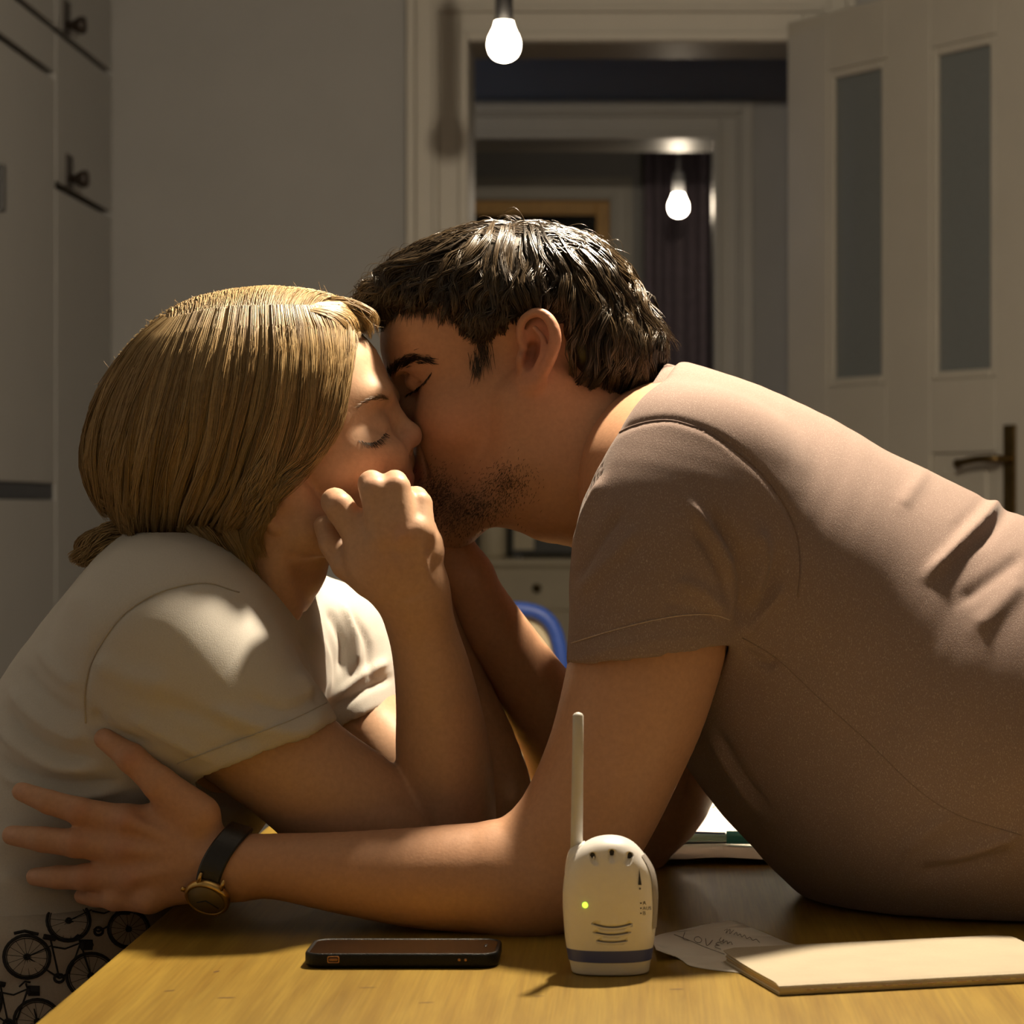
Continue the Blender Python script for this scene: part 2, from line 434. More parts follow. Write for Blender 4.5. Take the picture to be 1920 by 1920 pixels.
leaf_part('hinge_stile', 0, xs[1], .01, LH); leaf_part('mid_stile', xs[2], xs[3], .01, LH); leaf_part('lock_stile', xs[4], LW, .01, LH)
for a, b in pane_x:
    leaf_part('top_rail', a, b, pz1, LH); leaf_part('lock_rail', a, b, 1.18, pz0); leaf_part('bottom_rail', a, b, .01, .25)
    leaf_part('door_panel', a, b, .25, 1.18, -.01, .01); leaf_part('raised_field', a+.035, b-.035, .285, 1.145, -.016, .016, bev=.006)
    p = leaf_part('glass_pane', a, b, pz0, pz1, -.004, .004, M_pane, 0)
    for sgn in (-1, 1):
        y0, y1 = (-TH/2+.002, -.004) if sgn < 0 else (.004, TH/2-.002)
        bm = bmesh.new(); g = .02
        dbox(bm, a, a+g, pz0, pz1, y0, y1); dbox(bm, b-g, b, pz0, pz1, y0, y1); dbox(bm, a+g, b-g, pz0, pz0+g, y0, y1); dbox(bm, a+g, b-g, pz1-g, pz1, y0, y1)
        bm_obj('glazing_bead', bm, M_trim, door, bevel=.004)
# lever handle on its long plate
hx, hz = .80, 1.163
for sgn in (-1, 1):
    bm = bmesh.new(); dbox(bm, hx-.019, hx+.019, hz-.12, hz+.075, sgn*(TH/2), sgn*(TH/2+.007))
    hp = bm_obj('handle_plate', bm, M_brass, door, bevel=.003)
    q = [MD @ Vector(t) for t in ((hx, sgn*TH/2, hz), (hx, sgn*(TH/2+.035), hz), (hx-.012, sgn*(TH/2+.047), hz), (hx-.06, sgn*(TH/2+.05), hz-.001), (hx-.115, sgn*(TH/2+.048), hz-.008), (hx-.122, sgn*(TH/2+.046), hz-.009))]
    o = tube('lever', catmull([tuple(t) for t in q], 24), [.009]*12+[.0085]*8+[.011]*4, M_brass, hp, n=10)

# ------------------------------------------------------------------ tall kitchen cupboards along the left wall
XF = -1.31
def cupboard(y0, y1, splits, label, handles=()):
    """splits: list of (z0, z1) door panels"""
    root = empty('kitchen_cupboard', ((XF-2)/2, (y0+y1)/2, 0), label, 'cupboard', None)
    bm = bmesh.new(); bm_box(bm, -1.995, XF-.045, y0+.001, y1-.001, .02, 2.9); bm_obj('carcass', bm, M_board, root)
    for z0, z1 in splits:
        d = box('cupboard_door', XF-.022, XF, y0+.004, y1-.004, z0, z1, M_cab, root, bevel=.002)
        box('side_panel', XF-.044, XF-.023, y0+.0035, y0+.02, z0, z1, M_cab, d); box('side_panel', XF-.044, XF-.023, y1-.02, y1-.0035, z0, z1, M_cab, d)
    return root
zc = CAMZ
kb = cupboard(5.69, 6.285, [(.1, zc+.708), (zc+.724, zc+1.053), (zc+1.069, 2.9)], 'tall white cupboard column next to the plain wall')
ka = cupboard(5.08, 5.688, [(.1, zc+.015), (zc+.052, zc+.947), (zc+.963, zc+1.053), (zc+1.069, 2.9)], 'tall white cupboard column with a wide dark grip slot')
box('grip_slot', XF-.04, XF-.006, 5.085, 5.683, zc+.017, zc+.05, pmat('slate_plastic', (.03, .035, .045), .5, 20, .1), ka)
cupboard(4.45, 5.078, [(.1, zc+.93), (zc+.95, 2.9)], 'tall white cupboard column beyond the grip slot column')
box('end_panel', -1.995, XF, 4.428, 4.449, .0, 2.9, M_cab, [o for o in bpy.data.objects if o.name.startswith('kitchen_cupboard') and 'beyond' in o['label']][0], bevel=.002)
M_dkwood = pmat('dark_brown_wood', (.02, .013, .009), .5, 25, .3)
for y, z in ((5.79, zc+1.069), (5.815, zc+.724)):       # turned peg pulls
    kn = lathe('pull_knob', [(.001, 0), (.010, 0), (.009, .012), (.016, .024), (.021, .034), (.018, .044), (.001, .047)], M_dkwood, (XF, y, z+.02), 20, kb, Matrix.Rotation(math.pi/2, 4, 'Y'))
    box('knob_plate', XF-.001, XF+.004, y-.03, y+.03, z, z+.075, M_dkwood, kn, bevel=.0015)
bm = bmesh.new(); bm_box(bm, XF, XF+.02, 5.115, 5.13, zc+.66, zc+.67); bm_box(bm, XF, XF+.02, 5.115, 5.13, zc+.605, zc+.615); bm_box(bm, XF+.016, XF+.028, 5.11, 5.135, zc+.59, zc+.685)
bm_obj('bar_handle', bm, M_black, ka, bevel=.003)

# ------------------------------------------------------------------ lamps
def bulb_profile(r):
    """teardrop light bulb hanging down, z = 0 at the socket mouth"""
    return [(r*a, r*b) for a, b in ((.001, -2.48), (.25, -2.45), (.5, -2.36), (.72, -2.2), (.88, -1.98), (.97, -1.72), (1, -1.45), (.97, -1.18), (.9, -.94), (.78, -.7), (.67, -.48), (.6, -.28), (.55, -.05), (.5, .02), (.001, .03))]
def pendant(name, loc, r, top, power, label, sock_mat, sock_len=.1, sock_r=.016, cord_mat=None, group=None, col=WARM, bulb_name='bulb'):
    root = empty(name, loc, label, 'lamp', group)
    glow = power/(4*math.pi**2*r*r)/1.15                 # the glass itself gives off the lamp's whole light
    lathe(bulb_name, bulb_profile(r), pmat('lit_bulb_glass', (1, .93, .8), .3, 5, .01, emis=glow, ecol=col), loc, 32, root)
    lathe('socket', [(.001, -.004), (sock_r, -.004), (sock_r, sock_len), (sock_r*.7, sock_len+.01), (.004, sock_len+.018), (.001, sock_len+.018)], sock_mat, loc, 24, root)
    x, y, z = loc
    tube('cord', [(x, y, z+sock_len), (x, y, (z+top)/2), (x, y, top-.02)], .0035, cord_mat or sock_mat, root, 8)
    lathe('ceiling_rose', [(.001, -.03), (.03, -.03), (.045, -.012), (.045, 0), (.001, 0)], sock_mat, (x, y, top), 24, root)
    return root
p = P(945, 40, 4.8)
pendant('pendant_lamp', tuple(p), .0305, 3.0, P_DOOR, 'bare glowing bulb hanging on a black socket before the doorway', M_black, .16, .0165)
p = P(1272, 362, 8.6)
M_sock = pmat('grey_socket', (.45, .46, .48), .4, 30, .1)
pendant('pendant_lamp', tuple(p), .0325, 3.0, P_FAR, 'small glowing bulb hanging in the far room before the curtain', M_sock, .06, .02)
M_lampblack = M_black
pendant('pendant_lamp_offscreen', (.12, 2.19, TABZ+1.16), .0305, 3.0, P_TABLE, 'bare bulb hanging above the table over the man', M_black, .1, .0165, bulb_name='bulb_offscreen')

# ================================================================== far furniture
M_cream = pmat('cream_paint', (.62, .55, .40), .6, 8, .04)
# hall lamp: a cool wall light round the corner of the hall
hl = empty('wall_lamp_offscreen', (-1.97, 7.2, 2.1), 'cool wall lamp in the hall around the corner', 'lamp')
lathe('lamp_shade_offscreen', [(.001, -.07), (.05, -.07), (.062, -.03), (.062, .05), (.04, .075), (.001, .078)], pmat('opal_glass', (.8, .9, 1), .3, 5, .01, emis=P_HALL/(4*math.pi**2*.062**2)/1.2, ecol=COOL), (-1.9, 7.2, 2.1), 24, hl)
box('wall_plate', -2.0, -1.955, 7.15, 7.25, 2.04, 2.16, M_trim, hl, bevel=.004)
# curtain in the far room
M_curt = pmat('plum_curtain', (.20, .165, .20), .8, 30, .15)
cv, cf = [], []
nx = 160
for j, z in enumerate((.02, 1.0, 1.9, 2.62)):
    for i in range(nx+1):
        t = i/nx; x = .0+t*.95
        y = Y3-.16+.034*math.sin(t*78+.8*math.sin(t*21))+.008*math.sin(t*190+j)
        cv.append((x, y, z))
for j in range(3):
    for i in range(nx): a = j*(nx+1)+i; cf.append((a, a+1, a+nx+2, a+nx+1))
ct = empty('curtain', (.47, Y3-.16, 0), 'dark plum curtain hanging in deep folds in the far room', 'curtain')
o = mesh_obj('curtain_cloth', cv, cf, M_curt, ct, smooth=True)
sm = o.modifiers.new('thickness', 'SOLIDIFY'); sm.thickness = .003
tube('curtain_rod', [(-.05, Y3-.16, 2.64), (.45, Y3-.16, 2.64), (1.0, Y3-.16, 2.64)], .011, M_brass, ct, 12)
# sideboard beyond the second doorway with things on it
sb = empty('sideboard', (-.55, 9.0, 0), 'cream sideboard in the far room', 'sideboard')
box('top', -.95, -.165, 8.75, 9.25, .855, .88, M_cream, sb, bevel=.004)
box('carcass', -.93, -.185, 8.775, 9.24, .06, .855, M_cream, sb, bevel=.003)
for a, b in ((-.925, -.56), (-.552, -.19)):
    d = box('cabinet_door', a, b, 8.757, 8.774, .1, .69, M_cream, sb, bevel=.003); lathe('knob', [(.001, 0), (.012, 0), (.016, .012), (.001, .02)], M_brass, ((b-.04) if a < -.6 else a+.04, 8.757, .45), 16, d, Matrix.Rotation(math.pi/2, 4, 'X'))
    d = box('drawer', a, b, 8.757, 8.774, .705, .845, M_cream, sb, bevel=.003); lathe('knob', [(.001, 0), (.012, 0), (.016, .012), (.001, .02)], M_brass, ((a+b)/2, 8.757, .78), 16, d, Matrix.Rotation(math.pi/2, 4, 'X'))
for x in (-.9, -.215):
    for y in (8.8, 9.21): box('leg', x-.018, x+.018, y-.018, y+.018, 0, .06, M_cream, sb)
rd = empty('radio', (-.32, 8.9, .88), 'dark box radio on the far sideboard', 'radio')
box('case', -.47, -.18, 8.86, 8.98, .892, 1.04, pmat('dark_case', (.035, .035, .03), .5, 20, .1), rd, bevel=.006)
box('front_panel', -.455, -.385, 8.852, 8.862, .91, 1.02, M_cream, rd, bevel=.002)
box('foot', -.455, -.425, 8.87, 8.97, .88, .892, M_black, rd); box('foot', -.225, -.195, 8.87, 8.97, .88, .892, M_black, rd)
for i in range(5): box('grille_slat', -.37, -.195, 8.855, 8.861, .918+i*.022, .926+i*.022, M_black, rd)
jr = empty('storage_jar', (-.52, 8.9, .88), 'cream storage jar beside the far radio', 'jar')
lathe('jar_body', [(.001, 0), (.045, 0), (.05, .02), (.05, .12), (.04, .14), (.001, .14)], M_cream, (-.53, 8.9, .88), 24, jr)
lathe('lid', [(.001, .14), (.042, .14), (.042, .155), (.012, .16), (.012, .175), (.001, .178)], M_cream, (-.53, 8.9, .88), 24, jr)

# child's high chair with a blue rim
M_blue = pmat('blue_plastic', (.035, .09, .40), .45, 20, .1)
M_creamseat = pmat('cream_vinyl', (.70, .60, .40), .5, 20, .05)
M_beech = pmat('beech_wood', (.52, .34, .18), .5, 12, .15, stretch=(8, 8, 1))
HD = 4.3
hc = empty('high_chair', tuple(P(935, 1300, HD)*[1, 1, 0]), 'cream high chair with a blue rim behind the table', 'chair')
arc = [P(*t, HD) for t in ((810, 1420), (812, 1300), (825, 1210), (860, 1160), (935, 1143), (1000, 1146), (1035, 1172), (1051, 1225), (1055, 1300), (1057, 1420))]
tube('rim', catmull(arc, 60), .0125, M_blue, hc, 12)
pv = [p+np.array([0, .012, 0]) for p in catmull(arc, 40)]
c = np.mean(pv, 0); n = len(pv); bv = [p for p in pv]+[p+np.array([0, .03, 0]) for p in pv]
bf = [tuple(range(n)), tuple(range(2*n-1, n-1, -1))]+[(i, (i+1) % n, (i+1) % n+n, i+n) for i in range(n)]
mesh_obj('backrest', bv, bf, M_creamseat, hc)
p0 = P(935, 1300, HD)
box('seat', p0[0]-.12, p0[0]+.12, HD-.2, HD+.03, .56, .6, M_creamseat, hc, bevel=.012)
for sx in (-1, 1):
    for yy in (-.2, .04): tube('leg', [(p0[0]+sx*.11, HD+yy, .57), (p0[0]+sx*.17, HD+yy*1.6, .0)], .014, M_beech, hc, 10)
    tube('side_rail', [(p0[0]+sx*.115, HD+.02, .66), (p0[0]+sx*.13, HD-.19, .62)], .011, M_beech, hc, 10)
tube('footrest', [(p0[0]-.14, HD-.24, .3), (p0[0]+.14, HD-.24, .3)], .012, M_beech, hc, 10)

# ================================================================== the table
def wood_table():
    m, nt, b = nodes('honey_varnished_wood'); L = nt.links.new
    tc = N(nt, 'ShaderNodeTexCoord'); mp = N(nt, 'ShaderNodeMapping'); mp.inputs['Scale'].default_value = (1, .07, 1); L(tc.outputs['Object'], mp.inputs[0])
    n1 = N(nt, 'ShaderNodeTexNoise', Scale=55., Detail=8., Roughness=.62, Distortion=.35); L(mp.outputs[0], n1.inputs['Vector'])
    n2 = N(nt, 'ShaderNodeTexNoise', Scale=7., Detail=3.); L(mp.outputs[0], n2.inputs['Vector'])
    mp3 = N(nt, 'ShaderNodeMapping'); mp3.inputs['Scale'].default_value = (1, .02, 1); L(tc.outputs['Object'], mp3.inputs[0])
    n3 = N(nt, 'ShaderNodeTexNoise', Scale=420., Detail=3.); L(mp3.outputs[0], n3.inputs['Vector'])
    r1 = N(nt, 'ShaderNodeValToRGB'); e = r1.color_ramp.elements
    e[0].position = .3; e[0].color = (.25, .145, .017, 1); e[1].position = .68; e[1].color = (.375, .245, .038, 1); L(n1.outputs['Fac'], r1.inputs[0])
    r2 = N(nt, 'ShaderNodeMapRange'); r2.inputs[1].default_value = .3; r2.inputs[2].default_value = .7; r2.inputs[3].default_value = .82; r2.inputs[4].default_value = 1.12; L(n2.outputs['Fac'], r2.inputs[0])
    r3 = N(nt, 'ShaderNodeMapRange'); r3.inputs[1].default_value = .35; r3.inputs[2].default_value = .6; r3.inputs[3].default_value = .86; r3.inputs[4].default_value = 1.03; L(n3.outputs['Fac'], r3.inputs[0])
    a = N(nt, 'ShaderNodeVectorMath', operation='MULTIPLY'); L(r1.outputs[0], a.inputs[0]); L(r2.outputs[0], a.inputs[1])
    c = N(nt, 'ShaderNodeVectorMath', operation='MULTIPLY'); L(a.outputs[0], c.inputs[0]); L(r3.outputs[0], c.inputs[1]); L(c.outputs[0], b.inputs['Base Color'])
    b.inputs['Roughness'].default_value = .42; b.inputs['Specular IOR Level'].default_value = .4
    bp = N(nt, 'ShaderNodeBump', Strength=.25, Distance=.0006); L(n3.outputs['Fac'], bp.inputs['Height']); L(bp.outputs[0], b.inputs['Normal'])
    return m
M_table = wood_table()
TX0, TX1, TY0, TY1 = -.366, .47, 1.25, 2.62
tb = empty('dining_table', ((TX0+TX1)/2, (TY0+TY1)/2, 0), 'honey coloured varnished wooden table', 'table')
box('tabletop', TX0, TX1, TY0, TY1, TABZ-.028, TABZ, M_table, tb, bevel=.003, seg=3)
bm = bmesh.new()
for a in ((TX0+.09, TX1-.09, TY0+.07, TY0+.09), (TX0+.09, TX1-.09, TY1-.09, TY1-.07), (TX0+.07, TX0+.09, TY0+.07, TY1-.07), (TX1-.09, TX1-.07, TY0+.07, TY1-.07)): bm_box(bm, *a, TABZ-.06, TABZ-.028)
bm_obj('apron', bm, M_table, tb)
for x in (TX0+.075, TX1-.075):
    for y in (TY0+.075, TY1-.075): box('leg', x-.03, x+.03, y-.03, y+.03, 0, TABZ-.028, M_table, tb, bevel=.004)
M_knot = pmat('dark_knot', (.12, .06, .015), .5, 60, .2)
ttop = [o for o in tb.children if o.name.startswith('tabletop')][0]
for kx, ky, kl, kw, ka_ in ((424, 1871, .006, .0007, .1), (1268, 1855, .005, .0006, .1), (318, 1858, .004, .0006, .5), (406, 1822, .003, .0008, .9), (800, 1880, .005, .0005, .2), (1010, 1868, .004, .0004, .1), (690, 1852, .006, .0004, .15)):
    dk = F*(CAMZ-TABZ)/(ky-CY); cx_ = (kx-CX)*dk/F
    mesh_obj('wood_knot', [(cx_+kl*math.cos(t)*math.cos(ka_)-kw*math.sin(t)*math.sin(ka_), dk+kl*math.cos(t)*math.sin(ka_)+kw*2*math.sin(t), TABZ+.00015) for t in np.linspace(0, 2*math.pi, 14)[:-1]], [tuple(range(13))], M_knot, ttop)
def on_table(px, py, h=0.): # a pixel seen on the plane h above the table top
    d = F*(CAMZ-TABZ-h)/(py-CY); return np.array([(px-CX)*d/F, d, TABZ+h])

# stool she sits on
st_ = empty('stool', (-.50, 2.05, 0), 'dark wooden stool under the woman', 'stool')
box('seat', -.70, -.32, 1.87, 2.23, .435, .468, M_dkwood, st_, bevel=.008)
for x in (-.67, -.35):
    for y in (1.90, 2.20): tube('leg', [(x, y, .436), (x*1.02, y, .22), (x*1.04, y, 0)], .017, M_dkwood, st_, 12)
for y in (1.90, 2.20): tube('stretcher', [(-.675, y, .18), (-.52, y, .18), (-.36, y, .18)], .010, M_dkwood, st_, 10)
# ------------------------------------------------------------------ phone
def rounded_rect(w, h, r, n=6):
    pts = []
    for cx, cy, a0 in ((w/2-r, h/2-r, 0), (-w/2+r, h/2-r, 90), (-w/2+r, -h/2+r, 180), (w/2-r, -h/2+r, 270)):
        for i in range(n+1):
            a = math.radians(a0+90*i/n); pts.append((cx+r*math.cos(a), cy+r*math.sin(a)))
    return pts
def loft(name, rings, mat, parent=None, smooth=True, M=None, caps=True):
    n = len(rings[0]); v = [Vector(p) for r in rings for p in r]
    if M is not None: v = [M @ p for p in v]
    f = []
    for j in range(len(rings)-1):
        for i in range(n): f.append((j*n+i, j*n+(i+1) % n, (j+1)*n+(i+1) % n, (j+1)*n+i))
    if caps: f.append(tuple(range(n-1, -1, -1))); f.append(tuple((len(rings)-1)*n+i for i in range(n)))
    return mesh_obj(name, v, f, mat, parent, smooth=smooth)
M_case = pmat('black_leather_case', (.006, .0055, .005), .42, 900, .3, bump=.5, bscale=1200, spec=.25)
M_screen = pmat('dark_phone_glass', (.008, .006, .005), .12, 20, .1, spec=.5)
M_gold = pmat('rose_gold_metal', (.50, .26, .12), .35, 40, .1, metal=1)
M_goldd = pmat('dull_gold_metal', (.44, .22, .10), .5, 40, .1, metal=.6)
a, b_ = on_table(568, 1817), on_table(933, 1817)
PL, PW, PT = abs(b_[0]-a[0]), .062, .0098
pc = ((a[0]+b_[0])/2, a[1]+PW/2, TABZ+.0005)
ph = empty('smartphone', pc, 'black smartphone lying face up in a black case', 'phone')
MP = Matrix.Translation(pc)
def prr(w, h, r, z): return [(x, y, z) for x, y in rounded_rect(w, h, r)]
loft('case', [prr(PL-.004, PW-.004, .010, 0), prr(PL-.001, PW-.001, .0115, .001), prr(PL, PW, .012, .0025), prr(PL, PW, .012, .0082), prr(PL-.001, PW-.001, .0115, .0094), prr(PL-.0022, PW-.0022, .011, PT), prr(PL-.0042, PW-.0042, .0105, PT-.0002), prr(PL-.0052, PW-.0052, .010, PT-.0009)], M_case, ph, M=MP)
sc = loft('screen', [prr(PL-.0053, PW-.0053, .0098, PT-.0016), prr(PL-.0053, PW-.0053, .0098, PT-.0007), prr(PL-.0062, PW-.0062, .0094, PT-.0005)], M_screen, ph, smooth=False, M=MP)
xb = lambda px: (px-CX)*a[1]/F-pc[0]
bw = .0080; bx = xb(625)
loft('mute_switch', [[(bx+x, -PW/2-.0003+dy, .0058+y) for x, y in rounded_rect(w_, h_, .0009)] for w_, h_, dy in ((bw, .0046, .0006), (bw, .0046, -.0001), (bw-.0012, .0034, -.0001), (bw-.0012, .0034, .0004))], M_gold, ph, M=MP)
loft('switch_slot', [[(bx+x, -PW/2-.0001+dy, .0058+y) for x, y in rounded_rect(.0058, .0018, .0006)] for dy in (.0005, -.00032)], M_goldd, ph, M=MP)
for px in (861, 873): lathe('volume_dot', [(.0001, 0), (.0010, 0), (.0009, .0003), (.0001, .00035)], M_gold, (pc[0]+xb(px), pc[1]-PW/2, pc[2]+.0056), 14, ph, Matrix.Rotation(math.pi/2, 4, 'X'))
loft('earpiece', [[(xb(905)+x, .004+y, PT-.0005+z) for x, y in rounded_rect(.0018, .010, .0008)] for z in (0, .00012)], M_black, sc, M=MP)

# ------------------------------------------------------------------ baby monitor
M_white = pmat('white_abs', (.80, .78, .75), .38, 200, .02, spec=.45)
M_grey = pmat('grey_abs', (.36, .33, .30), .5, 100, .04)
M_antenna = pmat('grey_antenna', (.60, .58, .54), .5, 100, .03)
M_navy = pmat('navy_band', (.055, .075, .24), .45, 60, .08)
M_ink = pmat('print_ink', (.015, .015, .017), .6, 60, .1)
md = 1483/(1822-CY); mm = md/F
mon = empty('baby_monitor', tuple(P(1145, 1822, md)*[1, 1, 0]+[0, 0, TABZ]), 'white egg shaped baby monitor with antenna and lit green light', 'baby monitor')
MX = (1145-CX)*mm; MB = TABZ+.0004
zpx = lambda py: MB+(1829-py)*mm
prof = [(1829, 1076, 1214, .70), (1827, 1072, 1217, .80), (1815, 1069.5, 1219, .86), (1804, 1066, 1221.5, .9), (1803, 1066.2, 1221.3, .905), (1781, 1062, 1225, .93), (1760, 1059, 1228, .96), (1730, 1056.5, 1231, .985), (1700, 1055, 1233, 1.0), (1675, 1055.5, 1232.5, 1.0), (1650, 1058, 1229, .985), (1630, 1063, 1222, .955), (1612, 1072, 1210, .9), (1598, 1083, 1199, .82), (1588, 1096, 1188, .72), (1581, 1109, 1176, .58), (1577, 1122, 1165, .42), (1574.5, 1136, 1152, .18), (1574, 1143, 1146, .05)]
DEP = .0225
prof_d = catmull(np.array(prof), 73)
def mon_w(z):
    py = 1829-(z-MB)/mm; k = np.argsort(prof_d[:, 0]); q = prof_d[k]
    return np.interp(py, q[:, 0], q[:, 1]), np.interp(py, q[:, 0], q[:, 2]), np.interp(py, q[:, 0], q[:, 3])
def mon_ring(py, l, r, s_, n=56, g=0.):
    cx_, hw = (l+r)/2, (r-l)/2; out = []
    for i in range(n):
        a_ = 2*math.pi*i/n; c_, s2 = math.cos(a_), math.sin(a_)
        e = .82
        out.append(((cx_-CX)*mm+(hw*mm+g)*math.copysign(abs(c_)**e, c_), md+(DEP*s_+g)*math.copysign(abs(s2)**e, s2), zpx(py)))
    return out
shell = loft('shell', [mon_ring(*q) for q in prof_d], M_white, mon)
loft('blue_band', [mon_ring(py, *[float(t) for t in mon_w(zpx(py))], g=.00025) for py in (1803.5, 1798, 1792, 1786, 1781.5)], M_navy, mon, caps=False)
def mon_front(px, py, out=0.):
    """point on the front of the shell at a pixel"""
    l, r, s_ = mon_w(zpx(py)); cx_, hw = (l+r)/2, (r-l)/2
    u = min(abs((px-cx_)/hw), .999); c_ = u**(1/.82); y = md-(DEP*s_)*(math.sqrt(1-c_*c_)**.82)-out
    for _ in range(2):
        x = (px-CX)*y/F; z = CAMZ+(CY-py)*y/F
        lx = x/mm+CX; l, r, s_ = mon_w(z); cx_, hw = (l+r)/2, (r-l)/2
        u = min(abs((lx-cx_)/hw), .999); c_ = u**(1/.82); y = md-(DEP*s_)*(math.sqrt(1-c_*c_)**.82)-out
    return np.array([(px-CX)*y/F, y, CAMZ+(CY-py)*y/F])
# antenna and its foot
ay = md+.004
an = [P(x, y, ay) for x, y in ((1080.5, 1606), (1081.5, 1560), (1082.5, 1480), (1083.5, 1400), (1084, 1342), (1084, 1337.5), (1084, 1335.5))]
tube('antenna', an, [11.6*mm, 11.4*mm, 11*mm, 10.6*mm, 10.3*mm, 7.5*mm, 2.5*mm], M_antenna, mon, 24)
ft = []
for py, l, r, sy in ((1660, 1058, 1085, .010), (1640, 1058.5, 1090, .0115), (1625, 1060.5, 1094, .0115), (1610, 1064, 1097, .011), (1600, 1068.5, 1098, .0095), (1592, 1080, 1098.5, .008), (1587.5, 1092, 1097, .005)):
    ft.append([((((l+r)/2-CX)+(r-l)/2*math.cos(2*math.pi*i/24))*mm, ay-.001+sy*math.sin(2*math.pi*i/24), zpx(py)) for i in range(24)])
loft('antenna_foot', ft, M_white, mon)
# microphone holes with teardrop hollows
def carve(cutter):
    mo = shell.modifiers.new('hollow', 'BOOLEAN'); mo.object = cutter; mo.operation = 'DIFFERENCE'; mo.solver = 'EXACT'
    bpy.context.view_layer.update(); dg = bpy.context.evaluated_depsgraph_get(); nm_ = bpy.data.meshes.new_from_object(shell.evaluated_get(dg)); shell.modifiers.clear(); shell.data = nm_
    bpy.data.objects.remove(cutter)
for (hx_, hy_), (tx, ty) in (((1112, 1605), (1118.5, 1623)), ((1147, 1599.5), (1147, 1619)), ((1180, 1605), (1175.5, 1623))):
    rim = []
    for i in range(20):
        a_ = 2*math.pi*i/20; ex = math.cos(a_); ey = math.sin(a_); k_ = max(0, (ex*(tx-hx_)+ey*(ty-hy_))/math.hypot(tx-hx_, ty-hy_))
        rr = 8.2+k_**4*(math.hypot(tx-hx_, ty-hy_)+3-8.2); rim.append((hx_+rr*ex, hy_+rr*ey))
    ap = mon_front(hx_, hy_, 0)+np.array([0, .0042, .0])
    cut_v = [mon_front(x, y, .0005) for x, y in rim]+[ap]; cutter = mesh_obj('cutter', cut_v, [tuple(range(19, -1, -1))]+[(i, (i+1) % 20, 20) for i in range(20)], M_white)
    bmc = bmesh.new(); bmc.from_mesh(cutter.data); bmesh.ops.recalc_face_normals(bmc, faces=list(bmc.faces)); bmc.to_mesh(cutter.data); bmc.free()
    carve(cutter); td = mon
    mesh_obj('microphone_hole', [ap+np.array([math.cos(2*math.pi*i/18)*.0021, -.0026, math.sin(2*math.pi*i/18)*.0021+.0002]) for i in range(18)]+[ap+np.array([0, -.0020, 0])], [(i, (i+1) % 18, 18) for i in range(18)], M_ink, mon)
def decal(name, pts, mat, parent, out=.0007):
    return mesh_obj(name, [mon_front(x, y, out) for x, y in pts], [tuple(range(len(pts)))], mat, parent)
c_ = mon_front(1097.5, 1697, 0)
lathe('indicator_light', [(.0001, .0012), (.0012, .001), (.0019, .0003), (.0021, -.0006), (.0001, -.0008)], pmat('green_led', (.5, .8, .08), .3, 20, .02, emis=2.2, ecol=(.45, .85, .05)), tuple(c_), 18, mon, Matrix.Rotation(math.pi/2, 4, 'X'))
for x0, x1, y, dip in ((1109, 1186, 1730, 8), (1114, 1181, 1746.5, 5.5), (1117.5, 1177, 1762, 4)):
    xs_ = np.linspace(x0, x1, 15); up = [(x, y+dip*(1-((x-(x0+x1)/2)/((x1-x0)/2))**2)) for x in xs_]
    pts = [mon_front(x, yy+1.5, 0) for x, yy in up]
    geo_ = tube_geo([q+np.array([0, .0006, 0]) for q in pts], [.0005]+[.0013]*13+[.0005], 8); ct_ = mesh_obj('cutter', *geo_, M_white)
    bmc = bmesh.new(); bmc.from_mesh(ct_.data); bmesh.ops.recalc_face_normals(bmc, faces=list(bmc.faces)); bmc.to_mesh(ct_.data); bmc.free(); carve(ct_)
    sl_ = tube('speaker_slit', [q+np.array([0, .0022, 0]) for q in pts], [.0004]+[.0009]*13+[.0004], M_grey, mon, 8)
    tube('slit_lip', [mon_front(x, yy+3.6, .0001) for x, yy in up], [.0002]+[.0006]*13+[.0002], M_white, sl_, 6)
decal('volume_wedge', [(1198.5, 1628), (1203, 1659.5), (1196.5, 1659.5)], M_ink, mon)
vw = decal('plus_mark', [(1198, 1665.5), (1202, 1665.5), (1202, 1667), (1198, 1667)], M_ink, mon); decal('plus_mark', [(1199.3, 1664), (1200.7, 1664), (1200.7, 1668.4), (1199.3, 1668.4)], M_ink, mon)
def lettering(text, px, py, h_px, mat, parent, name='lettering'):
    cu = bpy.data.curves.new(name, 'FONT'); cu.body = text; cu.size = 1; cu.extrude = 0
    o = bpy.data.objects.new(name, cu); COL.objects.link(o); bpy.context.view_layer.update()
    me = bpy.data.meshes.new_from_object(o); COL.objects.unlink(o); bpy.data.objects.remove(o)
    v = np.array([p.co[:] for p in me.vertices]); me2 = [tuple(p.vertices) for p in me.polygons]
    vv = [mon_front(px+x*h_px*1.35, py-y*h_px*1.35, .0007) for x, y, _ in v]
    return mesh_obj(name, vv, me2, mat, parent)
for t, py in (('A', 1696.5), ('AUS', 1706), ('B', 1715.5)):
    lettering(t, 1205, py, 7.5 if t != 'AUS' else 6.6, M_ink, mon)
    decal('print_dot', [(1201.7+1.5*math.cos(k*math.pi/4), py-3+1.5*math.sin(k*math.pi/4)) for k in range(8)], M_ink, mon)
